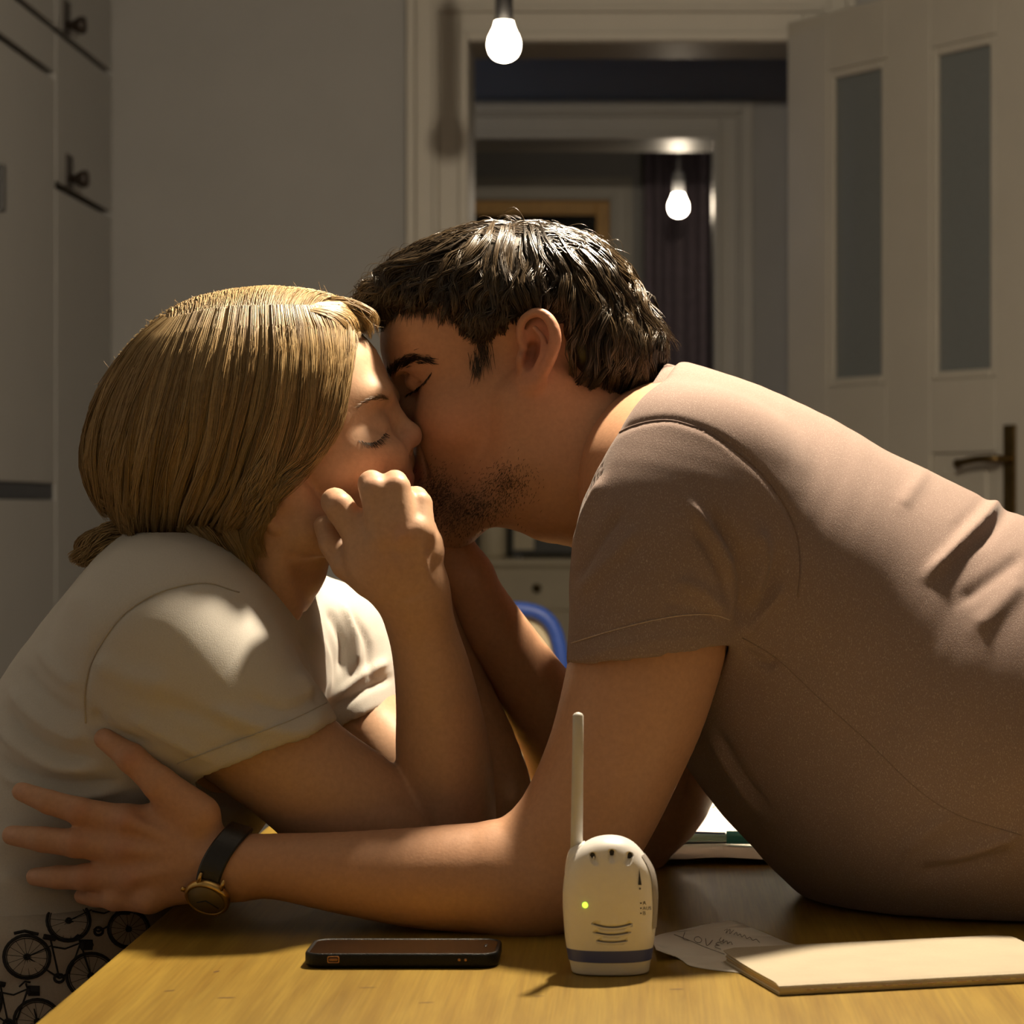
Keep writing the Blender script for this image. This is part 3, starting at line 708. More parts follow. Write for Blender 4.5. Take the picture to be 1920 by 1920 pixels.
# grey side cover with thumb wheel
gv = []
for py in np.linspace(1608, 1745, 18):
    t = (py-1608)/137; wpx = 12*math.sin(math.pi*min(1, t*1.05)**.8)+3
    l, r, s_ = mon_w(zpx(py)); ring = []
    for k in range(7):
        a_ = math.radians(-30+8*abs(t-.5)+k*8); cx_, hw = (l+r)/2, (r-l)/2
        c_, s2 = math.cos(a_), math.sin(a_)
        ring.append(((cx_-CX)*mm+(hw*mm+.0005)*abs(c_)**.82, md+(DEP*s_+.0005)*math.copysign(abs(s2)**.82, s2), zpx(py)))
    gv.append(ring)
v = [p for r_ in gv for p in r_]; f = [(j*7+i, j*7+i+1, j*7+i+8, j*7+i+7) for j in range(17) for i in range(6)]
sc_ = mesh_obj('side_cover', v, f, M_grey, mon, smooth=True)
lathe('thumb_wheel', [(.0001, -.0022), (.0062, -.0022), (.0068, -.001), (.0068, .001), (.0062, .0022), (.0001, .0022)], M_white, ((1214.5-CX)*mm, md-.004, zpx(1690)), 24, sc_, Matrix.Rotation(math.pi/2, 4, 'X'))

# ------------------------------------------------------------------ notebook, slip of paper, papers behind the arm
M_kraft = pmat('cream_card_cover', (.47, .40, .285), .75, 30, .05, bump=.3, bscale=400)
M_page = pmat('page_edges', (.62, .47, .26), .8, 30, .1, stretch=(1, 1, 60))
M_paper = pmat('white_paper', (.80, .75, .66), .8, 20, .03)
M_thread = pmat('brown_thread', (.30, .16, .06), .8, 200, .2)
M_pen = pmat('pencil_mark', (.20, .165, .13), .8, 60, .1)
fl, fr, bl = on_table(1461, 1868), on_table(1920, 1843.5), on_table(1358, 1806)
ax = (fr-fl)/np.linalg.norm(fr-fl); ay_ = np.array([-ax[1], ax[0], 0]); NL, NW, NT = .212, .128, .0072
nb = empty('notebook', tuple(fl+ax*NL/2+ay_*NW/2+[0, 0, .0006]), 'closed cream notebook with stitched spine', 'notebook')
def nbp(u, v_, z): return fl+ax*u+ay_*v_+np.array([0, 0, z+.0006])
def slab(name, z_of, th, inset, mat, parent, spine=False):
    nu, nv = 40, 20; top, bot = [], []
    def corner(u, v_):                                     # rounded fore-edge corners
        r = .009; U = u; 
        return U
    for j in range(nv+1):
        v_ = j/nv
        for i in range(nu+1):
            u = i/nu; vv = inset*(0 if spine else 1)+v_*(NW-inset*(1 if spine else 2))
            r = .010; e = max(0, vv-(NW-inset-r)); sh = r-math.sqrt(max(r*r-e*e, 0))
            uu = inset+sh+u*(NL-2*inset-2*sh); z = z_of(uu, vv)
            top.append(nbp(uu, vv, z+th)); bot.append(nbp(uu, vv, z))
    n = (nu+1)*(nv+1); f = []
    for j in range(nv):
        for i in range(nu):
            a_ = j*(nu+1)+i; f.append((a_, a_+1, a_+nu+2, a_+nu+1)); f.append((n+a_, n+a_+nu+1, n+a_+nu+2, n+a_+1))
    for i in range(nu): f.append((i, n+i, n+i+1, i+1)); a_ = nv*(nu+1)+i; f.append((a_, a_+1, n+a_+1, n+a_))
    for j in range(nv): a_ = j*(nu+1); b2 = (j+1)*(nu+1); f.append((a_, b2, n+b2, n+a_)); a_ += nu; b2 += nu; f.append((a_, n+a_, n+b2, b2))
    return mesh_obj(name, top+bot, f, mat, parent)
hz_ = lambda v_: NT*(1-math.exp(-max(v_, 0)/.004)*.25)-.0008*math.sin(math.pi*v_/NW)+.0012*(v_/NW)**2
slab('back_cover', lambda u, v_: 0, .0006, 0, M_kraft, nb)
for i in range(7):
    k0 = i/7; slab('page_bundle', lambda u, v_, k0=k0: .0006+(hz_(v_)-.0012)*k0, NT/7*.86, .0012+.0004*(i % 3), M_page if i % 2 else M_paper, nb)
slab('front_cover', lambda u, v_: hz_(v_)-.0006, .0006, 0, M_kraft, nb)
sp = [nbp(u, 0, z) for u in (0, NL) for z in (0, NT*.8)]
ring = [[nbp(u, -.0011*math.sin(math.pi*k/8), .0003+(NT*.76)*k/8) for k in range(9)] for u in np.linspace(0, NL, 24)]
v = [p for r_ in ring for p in r_]; f = [(j*9+i, j*9+i+1, j*9+i+10, j*9+i+9) for j in range(23) for i in range(8)]
spn = mesh_obj('spine', v, f, M_kraft, nb, smooth=True)
for k in range(18):
    u = .018+k*.0102; tube('stitch', [nbp(u, -.00125, .0030), nbp(u+.003, -.0015, .0030), nbp(u+.0066, -.00125, .0030)], .00028, M_thread, spn, 6)

# curled slip with pencilled notes
slip_out = [(1230, 1780), (1227, 1756), (1290, 1741), (1345, 1729), (1375, 1727), (1420, 1743), (1480, 1768), (1560, 1790), (1500, 1830), (1383, 1823), (1300, 1812), (1275, 1798)]
def slip_h(px, py):
    c1 = max(0., 1-math.hypot((px-1235)/55, (py-1775)/45)); c2 = max(0., 1-math.hypot((px-1370)/110, (py-1727)/40))
    return .0006+.007*c1*c1*(3-2*c1)+.006*c2*c2*(3-2*c2)
def slip_p(px, py, e=0.): return on_table(px, py, slip_h(px, py)+e)
gx = np.linspace(1225, 1562, 60); gy = np.linspace(1725, 1832, 36)
idx = {}; sv = []; sf = []
pts2 = [(x, y) for y in gy for x in gx]; dd = poly_dist(np.array([p[0] for p in pts2]), np.array([p[1] for p in pts2]), slip_out)
bmp = bmesh.new(); geo = [bmp.verts.new(slip_p(x, y)) for x, y in catmull(np.array(slip_out+[slip_out[0]], float), 72)[:-1]]
fc = bmp.faces.new(geo); bmesh.ops.triangulate(bmp, faces=[fc])
bmesh.ops.subdivide_edges(bmp, edges=list(bmp.edges), cuts=3, use_grid_fill=True); bmesh.ops.triangulate(bmp, faces=list(bmp.faces))
for v_ in bmp.verts:
    x, y, z = v_.co; d = y; ppx = CX+x/d*F; ppy = CY-(z-CAMZ)/d*F
    v_.co = Vector(slip_p(ppx, ppy))
sp_ = bm_obj('paper_slip', bmp, M_paper, None, smooth=True)
tag(sp_, 'curled cream slip of paper with pencilled LOVE between monitor and notebook', 'paper')
m_ = sp_.modifiers.new('thickness', 'SOLIDIFY'); m_.thickness = .0003; m_.offset = -1
STROKES = {'L': [[(0, 1), (0, 0), (.6, 0)]], 'O': [[(.35, .95), (.05, .7), (.05, .25), (.35, .02), (.65, .25), (.65, .7), (.35, .95)]], 'V': [[(0, .95), (.3, 0), (.65, 1)]], 'E': [[(.6, .9), (.25, .95), (.05, .6), (.4, .52), (.05, .4), (.1, .08), (.6, .05)]]}
def pencil(pts, w_=.00022, parent=sp_):
    tube('pencil_stroke', [slip_p(x, y, .0008) for x, y in catmull(np.array(pts, float), max(5, len(pts)*3))], w_, M_pen, parent, 5)
def word(txt, x0, y0, ux, uy, vx, vy):
    x = 0
    for ch in txt:
        for st in STROKES[ch]: pencil([(x0+ux*(x+a_)+vx*b2, y0+uy*(x+a_)+vy*b2) for a_, b2 in st])
        x += 1.0
word('LOVE', 1281, 1760, 19.5, 5.6, 3, -12)
pencil([(1264, 1752), (1290, 1762), (1320, 1775), (1345, 1784), (1358, 1789)]); pencil([(1280, 1779), (1288, 1780), (1289, 1783), (1283, 1784)])
pencil([(1358, 1745), (1364, 1742), (1361, 1750), (1369, 1742), (1368, 1751), (1376, 1744)])
pencil([(1376, 1752), (1381, 1748), (1383, 1754), (1388, 1751), (1391, 1757), (1396, 1753), (1400, 1760), (1406, 1757), (1411, 1763), (1418, 1761), (1424, 1767)])
pencil([(1352, 1758), (1349, 1763), (1353, 1766), (1357, 1761), (1356, 1768), (1363, 1764), (1364, 1769), (1370, 1766), (1373, 1771)])

# papers and open sketchbook under the lamp
sbk = empty('sketchbook', tuple(on_table(1350, 1590)), 'open white sketchbook on the table behind the arm', 'book')
def curved_page(name, x0, x1, y0, y1, zf, mat, parent, th=.0006, nx=14, ny=18):
    tp, bt = [], []
    for j in range(ny+1):
        for i in range(nx+1):
            x = x0+(x1-x0)*i/nx; y = y0+(y1-y0)*j/ny; z = TABZ+zf(i/nx, j/ny); tp.append((x, y, z+th)); bt.append((x, y, z))
    n = len(tp); f = []
    for j in range(ny):
        for i in range(nx): a_ = j*(nx+1)+i; f += [(a_, a_+1, a_+nx+2, a_+nx+1), (n+a_, n+a_+nx+1, n+a_+nx+2, n+a_+1)]
    for i in range(nx): a_ = ny*(nx+1)+i; f += [(i, n+i, n+i+1, i+1), (a_, a_+1, n+a_+1, n+a_)]
    for j in range(ny): a_ = j*(nx+1); b2 = a_+nx+1; f += [(a_, b2, n+b2, n+a_), (a_+nx, n+a_+nx, n+b2+nx, b2+nx)]
    return mesh_obj(name, tp, f, mat, parent, smooth=False)
X0, X1 = .0, .20
M_sheet = pmat('bright_paper', (.86, .84, .80), .8, 20, .02)
curved_page('page_block', X0+.002, X1-.002, 2.225, 2.43, lambda u, v_: .0006+.004*v_, M_sheet, sbk, .0035)
curved_page('loose_sheet', X0-.03, X1, 2.205, 2.36, lambda u, v_: .0045+.004*v_+.002*math.sin(u*9+1)**2*(1-v_), M_paper, sbk)
curved_page('raised_page', X0, X1, 2.285, 2.44, lambda u, v_: .0095+.05*v_**1.5, M_sheet, sbk)
for k in range(5):
    x = .062+.011*k; tube('pencil_sketch', [(x, 2.36+.01*math.sin(k), TABZ+.0315+.001*k), (x+.006, 2.37, TABZ+.0345), (x+.012, 2.365+.004*k, TABZ+.0332)], .0005, M_pen, sbk, 5)
M_teal = pmat('teal_plastic', (.03, .30, .30), .35, 30, .05)
pn = empty('pen', (.1, 2.25, TABZ+.02), 'teal capped pen lying on the white papers', 'pen')
py_, pz_ = 2.272, TABZ+.0155
tube('barrel', [(.0, py_, pz_), (.12, py_, pz_), (.2, py_, pz_)], .0036, pmat('mint_plastic', (.45, .75, .70), .3, 30, .05), pn, 12)
tube('grip', [(.072, py_, pz_), (.1, py_, pz_), (.128, py_, pz_)], .0058, M_teal, pn, 14)
tube('clip', [(.01, py_-.004, pz_+.004), (.04, py_-.004, pz_+.005), (.071, py_-.004, pz_+.004)], .001, M_navy, pn, 6)

# ================================================================== people
M_skin = pmat('skin', (.6, .4, .3), .48, 260, .07, bump=.12, bscale=420, attr=True, spec=.4)
def mm_(x): return x/1000.
def prof_e(g, px, py, d, a, b, s_mm, ang=0., k=.012, mode='add', dd=0., yaw=0.):
    """ellipsoid with in-image radii a, b in pixels and depth radius in mm, depth offset dd in mm (towards the camera)"""
    g.ell(P(px, py, d-dd/1000.), (a*d/F, b*d/F, s_mm/1000.), ang, k, mode, yaw)
def pair_e(g, px, py, d, a, b, s_mm, off, ang=0., k=.008, mode='add', lean=0.):
    """the same ellipsoid on both sides of the face: off mm from the middle; lean shifts the far one in px"""
    for sg in (1, -1):
        q = PD(px, py, d, sg*off)
        g.ell(q, (a*d/F, b*d/F, s_mm/1000.), ang, k, mode)
def PD(px, py, d, off):
    """a point seen at a pixel, off mm nearer than the face's middle plane d; negative: its mirror on the far side"""
    o = abs(off)/1000.; q = P(px, py, d-o)
    if off < 0: q[1] = d+o
    return q
def skin_cols(v, base, spots):
    """base skin colour with coloured zones: (px, py, rx, ry, angle, colour, strength)"""
    px, py = px_of(v); c = np.tile(np.array(base, float), (len(v), 1))
    for x, y, rx, ry, ang, col, st in spots:
        a = math.radians(ang); dx, dy = px-x, py-y
        u = (dx*math.cos(a)+dy*math.sin(a))/rx; w_ = (-dx*math.sin(a)+dy*math.cos(a))/ry
        t = (np.exp(-(u*u+w_*w_))*st)[:, None]; c = c*(1-t)+np.array(col)*t
    return c

# ------------------------------------------------------------------ woman: head
WH = 2.0                                  # depth of the middle of her face
def woman_head():
    g = Grid(P(180, 1260, 2.0)-[0, .14, 0], P(820, 540, 2.0)+[0, .14, 0], .0017)
    E = lambda *a, **k: prof_e(g, a[0], a[1], WH, *a[2:], **k)
    E(482, 772, 222, 195, 74, ang=-17)                       # cranium
    E(600, 722, 116, 108, 60, ang=-12, k=.03)                # forehead
    E(640, 845, 105, 130, 60, ang=-18, k=.03)                # middle of the face
    E(715, 905, 52, 66, 33, ang=-12, k=.02)                  # mouth mound
    E(716, 974, 40, 42, 22, ang=-10, k=.015)                 # chin
    pair_e(g, 672, 868, WH, 76, 55, 26, 36, ang=-25, k=.014) # cheeks
    pair_e(g, 735, 862, WH, 27, 34, 13, 27, ang=10, k=.012)  # apple of the cheek
    pair_e(g, 692, 752, WH, 42, 22, 15, 28, ang=-25, k=.02) # brow bone
    for sg in (1, -1):                                       # jaw
        g.chain([PD(712, 978, WH, sg*14), PD(640, 1012, WH, sg*38), PD(560, 990, WH, sg*50), PD(530, 920, WH, sg*54)], [.015, .016, .019, .02], k=.02, kk=.004)
    E(570, 960, 85, 60, 50, ang=-20, k=.02)
    E(748, 872, 20, 22, 17, k=.008)
    # nose
    g.chain([PD(712, 752, WH, 0), PD(738, 782, WH, 0), PD(766, 814, WH, 0)], [.0085, .0075, .0088], k=.012, kk=.004)
    g.ell(P(768, 818, WH), (.0090, .0088, .0095), 40, .006)
    pair_e(g, 752, 837, WH, 20, 15, 6, 9.5, ang=30, k=.006)
    pair_e(g, 764, 848, WH, 6, 4, 2.5, 6, ang=30, k=.003, mode='sub')
    # eye sockets, lids, lash line
    pair_e(g, 726, 782, WH, 12, 12, 8, 36, ang=35, k=.02, mode='sub')
    pair_e(g, 701, 800, WH, 28, 28, 13, 30, ang=30, k=.009)
    for sg in (1, -1):
        g.path([PD(668, 822, WH, sg*44), PD(690, 829, WH, sg*44), PD(712, 823, WH, sg*40), PD(724, 806, WH, sg*34)], [.0008, .0013, .0013, .0008], k=.003, mode='sub')
    # lips
    pair_e(g, 760, 893, WH, 13, 8, 13, 6, ang=20, k=.005)
    pair_e(g, 757, 910, WH, 13, 9, 12, 6, ang=-10, k=.005)
    # ears
    for sg in (1, -1):
        c0 = lambda x, y, o: PD(x, y, WH, sg*o)
        g.path([c0(540, 925, 66), c0(520, 890, 70), c0(498, 880, 75), c0(484, 900, 78), c0(486, 940, 77), c0(500, 970, 73), c0(516, 988, 69), c0(528, 985, 66)], [.003, .0036, .0036, .0036, .0036, .0038, .0048, .004], k=.006)
        q = c0(510, 935, 67); g.ell(q, (.011, .019, .006), -15, .006)
        q = c0(514, 925, 76); g.ell(q, (.006, .010, .006), -15, .003, 'sub')
        q = c0(534, 944, 70); g.ell(q, (.0035, .0045, .004), 0, .003)
    # neck
    g.limb([sec(330, 890, 560, 960, 2.0, .05), sec(318, 985, 618, 1055, 2.005, .054), sec(322, 1070, 568, 1135, 2.015, .053), sec(310, 1150, 535, 1205, 2.03, .058), sec(270, 1230, 520, 1280, 2.045, .075)], k=.02)
    for sg in (1,):                                         # neck muscle towards the collarbone
        g.path([PD(505, 990, 2.0, 52), PD(520, 1070, 2.0, 44), PD(545, 1150, 2.01, 25)], [.009, .009, .007], k=.015)
    v, f = g.mesh(); return smooth_mesh(v, f, 1, .4), f
wv, wf = woman_head()
W_BASE = (.60, .37, .235)
wc = skin_cols(wv, W_BASE, [(735, 880, 45, 38, 0, (.66, .34, .22), .55), (775, 822, 28, 24, 0, (.58, .28, .20), .5), (766, 900, 15, 17, 0, (.45, .14, .11), .8), (515, 945, 40, 50, 0, (.60, .30, .19), .5), (728, 748, 26, 5, 125, (.34, .21, .11), .45)])

# ------------------------------------------------------------------ woman: arms and hands
def woman_right_arm():
    g = Grid(P(200, 1720, 1.93)-[.02, .13, .0], P(960, 860, 1.93)+[.03, .12, .0], .0018)
    up = [sec(400, 1120, 215, 1325, 1.925, .05), sec(500, 1190, 300, 1400, 1.92, .05), sec(575, 1290, 405, 1470, 1.925, .048), sec(640, 1362, 492, 1535, 1.93, .046), sec(735, 1432, 590, 1620, 1.945, .042), sec(800, 1510, 700, 1675, 1.96, .036), sec(865, 1560, 800, 1695, 1.972, .031)]
    g.limb(up, k=.004)
    fo = [sec(790, 1640, 912, 1655, 1.975, .028), sec(762, 1560, 930, 1565, 1.975, .036), sec(746, 1480, 928, 1482, 1.97, .040), sec(742, 1403, 918, 1408, 1.96, .040), sec(742, 1325, 902, 1335, 1.95, .037), sec(738, 1255, 882, 1258, 1.94, .033), sec(729, 1194, 861, 1194, 1.93, .029), sec(717, 1150, 849, 1148, 1.92, .026), sec(712, 1112, 842, 1105, 1.913, .025)]
    g.limb(fo, k=.005)
    # back of the hand
    g.limb([sec(713, 1125, 843, 1118, 1.914, .024), sec(672, 1090, 838, 1070, 1.908, .027), sec(642, 1048, 834, 1030, 1.905, .027), sec(655, 1005, 822, 990, 1.905, .022)], k=.008)
    q = lambda x, y, d: P(x, y, d)
    fing = [([q(682, 1015, 1.900), q(636, 950, 1.903), q(628, 941, 1.908), q(645, 975, 1.934), q(662, 1000, 1.938)], [.0125, .0112, .0105, .0092, .008]),
            ([q(722, 1002, 1.886), q(702, 920, 1.889), q(697, 908, 1.895), q(712, 940, 1.925), q(722, 975, 1.932)], [.0125, .0112, .0105, .0095, .0085]),
            ([q(757, 1000, 1.884), q(744, 915, 1.890), q(740, 906, 1.896), q(748, 940, 1.924), q(750, 975, 1.930)], [.0118, .0103, .0098, .009, .008]),
            ([q(790, 1000, 1.889), q(786, 945, 1.900), q(780, 934, 1.908), q(778, 960, 1.926), q(780, 985, 1.93)], [.0105, .0098, .0090, .0082, .0075])]
    for p_, r_ in fing: g.chain(p_, r_, k=.005, kk=.0015)
    for x, y, d, r in ((757, 1003, 1.8805, .0064), (783, 988, 1.8845, .0062), (716, 1008, 1.8850, .0074)): g.cone(q(x, y, d), q(x+3, y+10, d+.001), r, r*.7, k=.005)
    g.path([q(740, 990, 1.872), q(735, 1010, 1.872)], [.0015, .001], k=.006, mode='sub')
    # tendons towards the wrist
    for a, b in (((757, 1012), (772, 1090)), ((716, 1016), (750, 1090)), ((784, 1000), (795, 1085))): g.path([q(*a, 1.8815), q((a[0]+b[0])/2, (a[1]+b[1])/2, 1.882), q(*b, 1.889)], [.004, .003, .002], k=.007)
    # thumb along the jaw
    g.chain([q(690, 1085, 1.912), q(650, 1058, 1.914), q(622, 1020, 1.92), q(606, 985, 1.927)], [.013, .0115, .0095, .0075], k=.006, kk=.002)
    # wrist crease and elbow crease
    g.path([q(744, 1436, 1.918), q(758, 1456, 1.914), q(776, 1485, 1.918), q(792, 1520, 1.928), q(802, 1548, 1.936)], [.0012, .0034, .0034, .003, .0015], k=.007, mode='sub')
    g.path([q(716, 1130, 1.888), q(755, 1124, 1.884), q(795, 1110, 1.886)], [.0006, .0014, .0006], k=.004, mode='sub')
    v, f = g.mesh(); return smooth_mesh(v, f, 3, .5), f
def woman_left_arm():
    g = Grid(P(520, 1680, 2.1)-[.02, .09, .0], P(1030, 940, 2.1)+[.02, .13, .02], .0025)
    g.limb([sec(620, 1090, 540, 1200, 2.19, .045), sec(700, 1200, 580, 1270, 2.19, .045), sec(748, 1310, 625, 1385, 2.18, .044), sec(840, 1400, 700, 1500, 2.16, .042), sec(930, 1490, 820, 1600, 2.135, .036), sec(985, 1550, 900, 1635, 2.125, .03)], k=.006)
    g.limb([sec(880, 1600, 985, 1600, 2.125, .03), sec(862, 1520, 1005, 1520, 2.12, .038), sec(835, 1380, 970, 1400, 2.115, .037), sec(795, 1220, 895, 1240, 2.10, .03), sec(765, 1110, 845, 1115, 2.085, .025)], k=.006)
    q = lambda x, y, d: P(x, y, d)
    g.limb([sec(765, 1110, 845, 1115, 2.085, .022), sec(735, 1050, 830, 1040, 2.08, .018), sec(720, 1000, 810, 985, 2.078, .014)], k=.008)
    for i, (x, y) in enumerate(((700, 960), (722, 935), (748, 925), (775, 930))):
        g.chain([q(x+22, y+50, 2.078), q(x+6, y+12, 2.074), q(x, y-14, 2.066), q(x-3, y-30, 2.060)], [.010, .009, .008, .007], k=.005)
    g.chain([q(745, 1060, 2.08), q(705, 1030, 2.07), q(680, 1000, 2.06)], [.012, .010, .008], k=.006)
    v, f = g.mesh(); return smooth_mesh(v, f, 3, .5), f
def coarse_body(limbs, lo, hi, h=.006, k=.03):
    g = Grid(lo, hi, h)
    for i, L in enumerate(limbs): g.limb(L, k=k, cap=.15 if i == 0 else 1.)
    v, f = g.mesh(); return smooth_mesh(v, f, 2, .5), f
WT = 2.05
w_torso = [sec(222, 1045, 535, 1165, WT-.01, .125), sec(175, 1085, 575, 1225, WT, .165), sec(110, 1165, 590, 1320, WT, .178), sec(20, 1262, 555, 1455, WT, .168), sec(-75, 1390, 470, 1565, WT, .15), sec(-150, 1540, 330, 1660, WT, .152), sec(-195, 1700, 318, 1745, WT, .172), sec(-205, 1850, 300, 1850, WT, .178)]
def shrink(secs, m):
    out = []
    for s_ in secs:
        s_ = np.array(s_); u = s_[3:6]; L = np.linalg.norm(u); s_[3:6] = u*(L-m)/L; s_[6] -= m; out.append(s_)
    return out
def leg3(pts, rad):
    return [np.concatenate([np.array(p), np.array([r if abs(pts[min(i+1, len(pts)-1)][2]-pts[max(i-1, 0)][2]) > abs(pts[min(i+1, len(pts)-1)][0]-pts[max(i-1, 0)][0]) else 0, 0, 0 if abs(pts[min(i+1, len(pts)-1)][2]-pts[max(i-1, 0)][2]) > abs(pts[min(i+1, len(pts)-1)][0]-pts[max(i-1, 0)][0]) else r]), [r]]) for i, (p, r) in enumerate(zip(pts, rad))]
hipz = .62
w_core = [shrink(w_torso, .012)]
w_bodylegs = []
for sg in (-1, 1):
    yy = WT+sg*.095
    w_bodylegs.append(leg3([(-.53, yy, .575), (-.40, yy, .575), (-.22, yy+sg*.01, .572), (-.08, yy+sg*.015, .565)], [.088, .085, .072, .058]))
    w_bodylegs.append(leg3([(-.08, yy+sg*.015, .56), (-.09, yy+sg*.015, .38), (-.13, yy+sg*.015, .2), (-.16, yy+sg*.015, .07)], [.056, .054, .042, .034]))
    w_bodylegs.append(leg3([(-.17, yy+sg*.015, .036), (-.06, yy+sg*.02, .032), (.0, yy+sg*.02, .026)], [.036, .034, .024]))
parts = [(wv, wf)]; cols = [wc]
for v, f in (woman_right_arm(), woman_left_arm()):
    parts.append((v, f)); cols.append(skin_cols(v, W_BASE, [(757, 1000, 30, 26, 0, (.64, .33, .22), .5), (697, 898, 20, 16, 0, (.66, .36, .26), .5), (740, 895, 20, 16, 0, (.66, .36, .26), .5), (630, 935, 22, 18, 0, (.62, .32, .21), .4), (740, 1060, 60, 40, 0, (.56, .31, .19), .4), (880, 1540, 60, 40, 0, (.58, .31, .20), .4)]))
v, f = coarse_body(w_core+w_bodylegs, (-.72, 1.8, -.01), (.08, 2.32, 1.02))
parts.append((v, f)); cols.append(np.tile(np.array(W_BASE), (len(v), 1)))
woman_root = empty('person', (-.45, WT, 0), 'blonde woman in a white tee leaning her cheek on her fist', 'person')
v, f = merge_meshes(parts)
woman_body = mesh_obj('body', v, f, M_skin, woman_root, smooth=True, col=np.concatenate(cols))

# ------------------------------------------------------------------ woman: shirt
M_wshirt = pmat('white_cotton_jersey', (.58, .555, .51), .85, 900, .05, bump=.25, bscale=1500, sheen=.15)
def half_px(a, b, d):
    """normal of the plane through two pixels and the depth axis, pointing right of a->b in the image"""
    A, B = P(*a, d), P(*b, d); e = B-A; return A, np.array([-e[2], 0, e[0]])
def woman_shirt():
    g = Grid(P(-230, 1800, 2.05)-[0, .23, 0], P(790, 1000, 2.05)+[.0, .25, .0], .0031)
    # near sleeve
    near = [sec(392, 1090, 180, 1275, 1.925, .062), sec(445, 1110, 168, 1340, 1.915, .066), sec(540, 1205, 235, 1395, 1.915, .066), sec(606, 1300, 318, 1432, 1.92, .064), sec(660, 1400, 390, 1520, 1.93, .062)]
    n_in = shrink(near, .0062)
    far = [sec(600, 1075, 520, 1230, 2.19, .06), sec(690, 1122, 550, 1250, 2.19, .06), sec(727, 1192, 575, 1300, 2.19, .056), sec(744, 1300, 612, 1360, 2.185, .054), sec(765, 1390, 655, 1440, 2.175, .052)]
    f_in = shrink(far, .0062)
    def cut(secs, inner, a, b, d):
        gs = g.blank(); gs.D = np.full(g.n, .5, np.float32)
        gs.limb(secs, k=0); A, nrm = half_px(a, b, d); gs.halfspace(A, nrm)
        gi = np.full(g.n, .5, np.float32); q, R = gs.limb_field(inner); 
        if q is not None: gi[q] = R
        return gs.D, gi
    t = g.blank(); t.limb(w_torso, k=0)
    t.pillow([(440, 1110), (545, 1165), (600, 1290), (560, 1420), (420, 1420), (380, 1250)], 2.13, .12, .06, k=.03)
    A, nrm = half_px((300, 1688), (0, 1728), WT); t.halfspace(A, nrm)
    dn, inn = cut(near, n_in, (632, 1353), (357, 1463), 1.92); df, inf_ = cut(far, f_in, (744, 1314), (644, 1356), 2.18)
    D = smin(smin(t.D, dn, .035), df, .03)
    A1, n1 = half_px((632, 1353), (357, 1463), 1.92)
    X, Y, Z = g.xyz((slice(None),)*3)
    D = np.maximum(D, -inn); D = np.maximum(D, -inf_)
    # hollow the body of the shirt where it meets neck and hem
    nk = g.blank()
    nk.limb([sec(330, 960, 600, 1040, 2.0, .056), sec(335, 1050, 575, 1120, 2.01, .058), sec(345, 1110, 556, 1175, 2.02, .060), sec(380, 1190, 540, 1225, 2.03, .055)], k=0)
    D = smax(D, -nk.D, .004)
    g.D = D
    v, f = g.mesh(); v = smooth_mesh(v, f, 4, .5)
    return v, f
v, f = woman_shirt()
v = folds(v, f, [
    ([(385, 1330), (480, 1362), (560, 1372), (610, 1330)], 16, 0.0053), ([(300, 1320), (400, 1352), (480, 1400)], 17, -0.0045),
    ([(470, 1310), (540, 1330), (605, 1300)], 11, -0.0033), ([(240, 1340), (320, 1385), (400, 1425)], 13, 0.0045), ([(560, 1260), (590, 1300)], 10, 0.0030),
    ([(175, 1240), (240, 1270), (320, 1290)], 22, 0.0045), ([(172, 1330), (200, 1370), (280, 1400)], 12, -0.0060),
    ([(20, 1290), (60, 1340), (120, 1375), (165, 1385)], 13, .006), ([(10, 1330), (50, 1375), (110, 1410), (170, 1425)], 9, -.005), ([(0, 1370), (50, 1412), (110, 1440), (190, 1440)], 11, .006), ([(0, 1420), (60, 1455), (130, 1470), (220, 1465)], 9, -.005), ([(0, 1450), (70, 1482), (150, 1492), (230, 1480)], 10, .005),
    ([(70, 1210), (110, 1260), (150, 1290)], 14, .004), ([(40, 1250), (90, 1310), (150, 1345)], 11, -.004), ([(150, 1110), (170, 1170), (165, 1230)], 20, .003),
    ([(0, 1560), (80, 1590), (200, 1600)], 16, .005), ([(0, 1640), (60, 1670), (160, 1680)], 14, .004),
    ([(560, 1190), (590, 1250), (600, 1320)], 8, -.006), ([(580, 1170), (610, 1230), (612, 1300)], 8, .005), ([(615, 1140), (640, 1200), (640, 1260)], 8, -.005), ([(640, 1130), (665, 1190), (668, 1250)], 8, .005), ([(660, 1150), (690, 1210), (690, 1270)], 7, -.004), ([(625, 1310), (680, 1265), (730, 1240)], 8, .004), ([(620, 1330), (690, 1290), (738, 1270)], 7, -.004),
    ([(632, 1345), (500, 1398), (357, 1455)], 5, .0007), ([(617, 1318), (480, 1372), (328, 1430)], 4, -.0012), ([(312, 1106), (250, 1137), (208, 1179), (172, 1241), (159, 1298), (161, 1356)], 5, -.0016), ([(312, 1106), (385, 1092), (448, 1110)], 5, -.0016),
])
woman_shirt_o = mesh_obj('shirt', v, f, M_wshirt, woman_root, smooth=True)
def cast(px, py, obj_bvh, off=.0):
    o = Vector((0, 0, CAMZ)); d = (V(px, py, 2.0)-o).normalized(); h = obj_bvh.ray_cast(o, d)
    return None if h[0] is None else np.array(h[0]+h[1]*off)
def bvh_of(v, f): return BVHTree.FromPolygons([tuple(p) for p in v], [tuple(int(i) for i in q) for q in f])
def seam(name, pts, bvh, rad, mat, parent, n=40, off=.0004):
    q = [cast(x, y, bvh, off) for x, y in catmull(np.array(pts, float), n)]; q = [p for p in q if p is not None]
    if len(q) > 3: return tube(name, q, rad, mat, parent, 6)
BW = bvh_of(v, f)
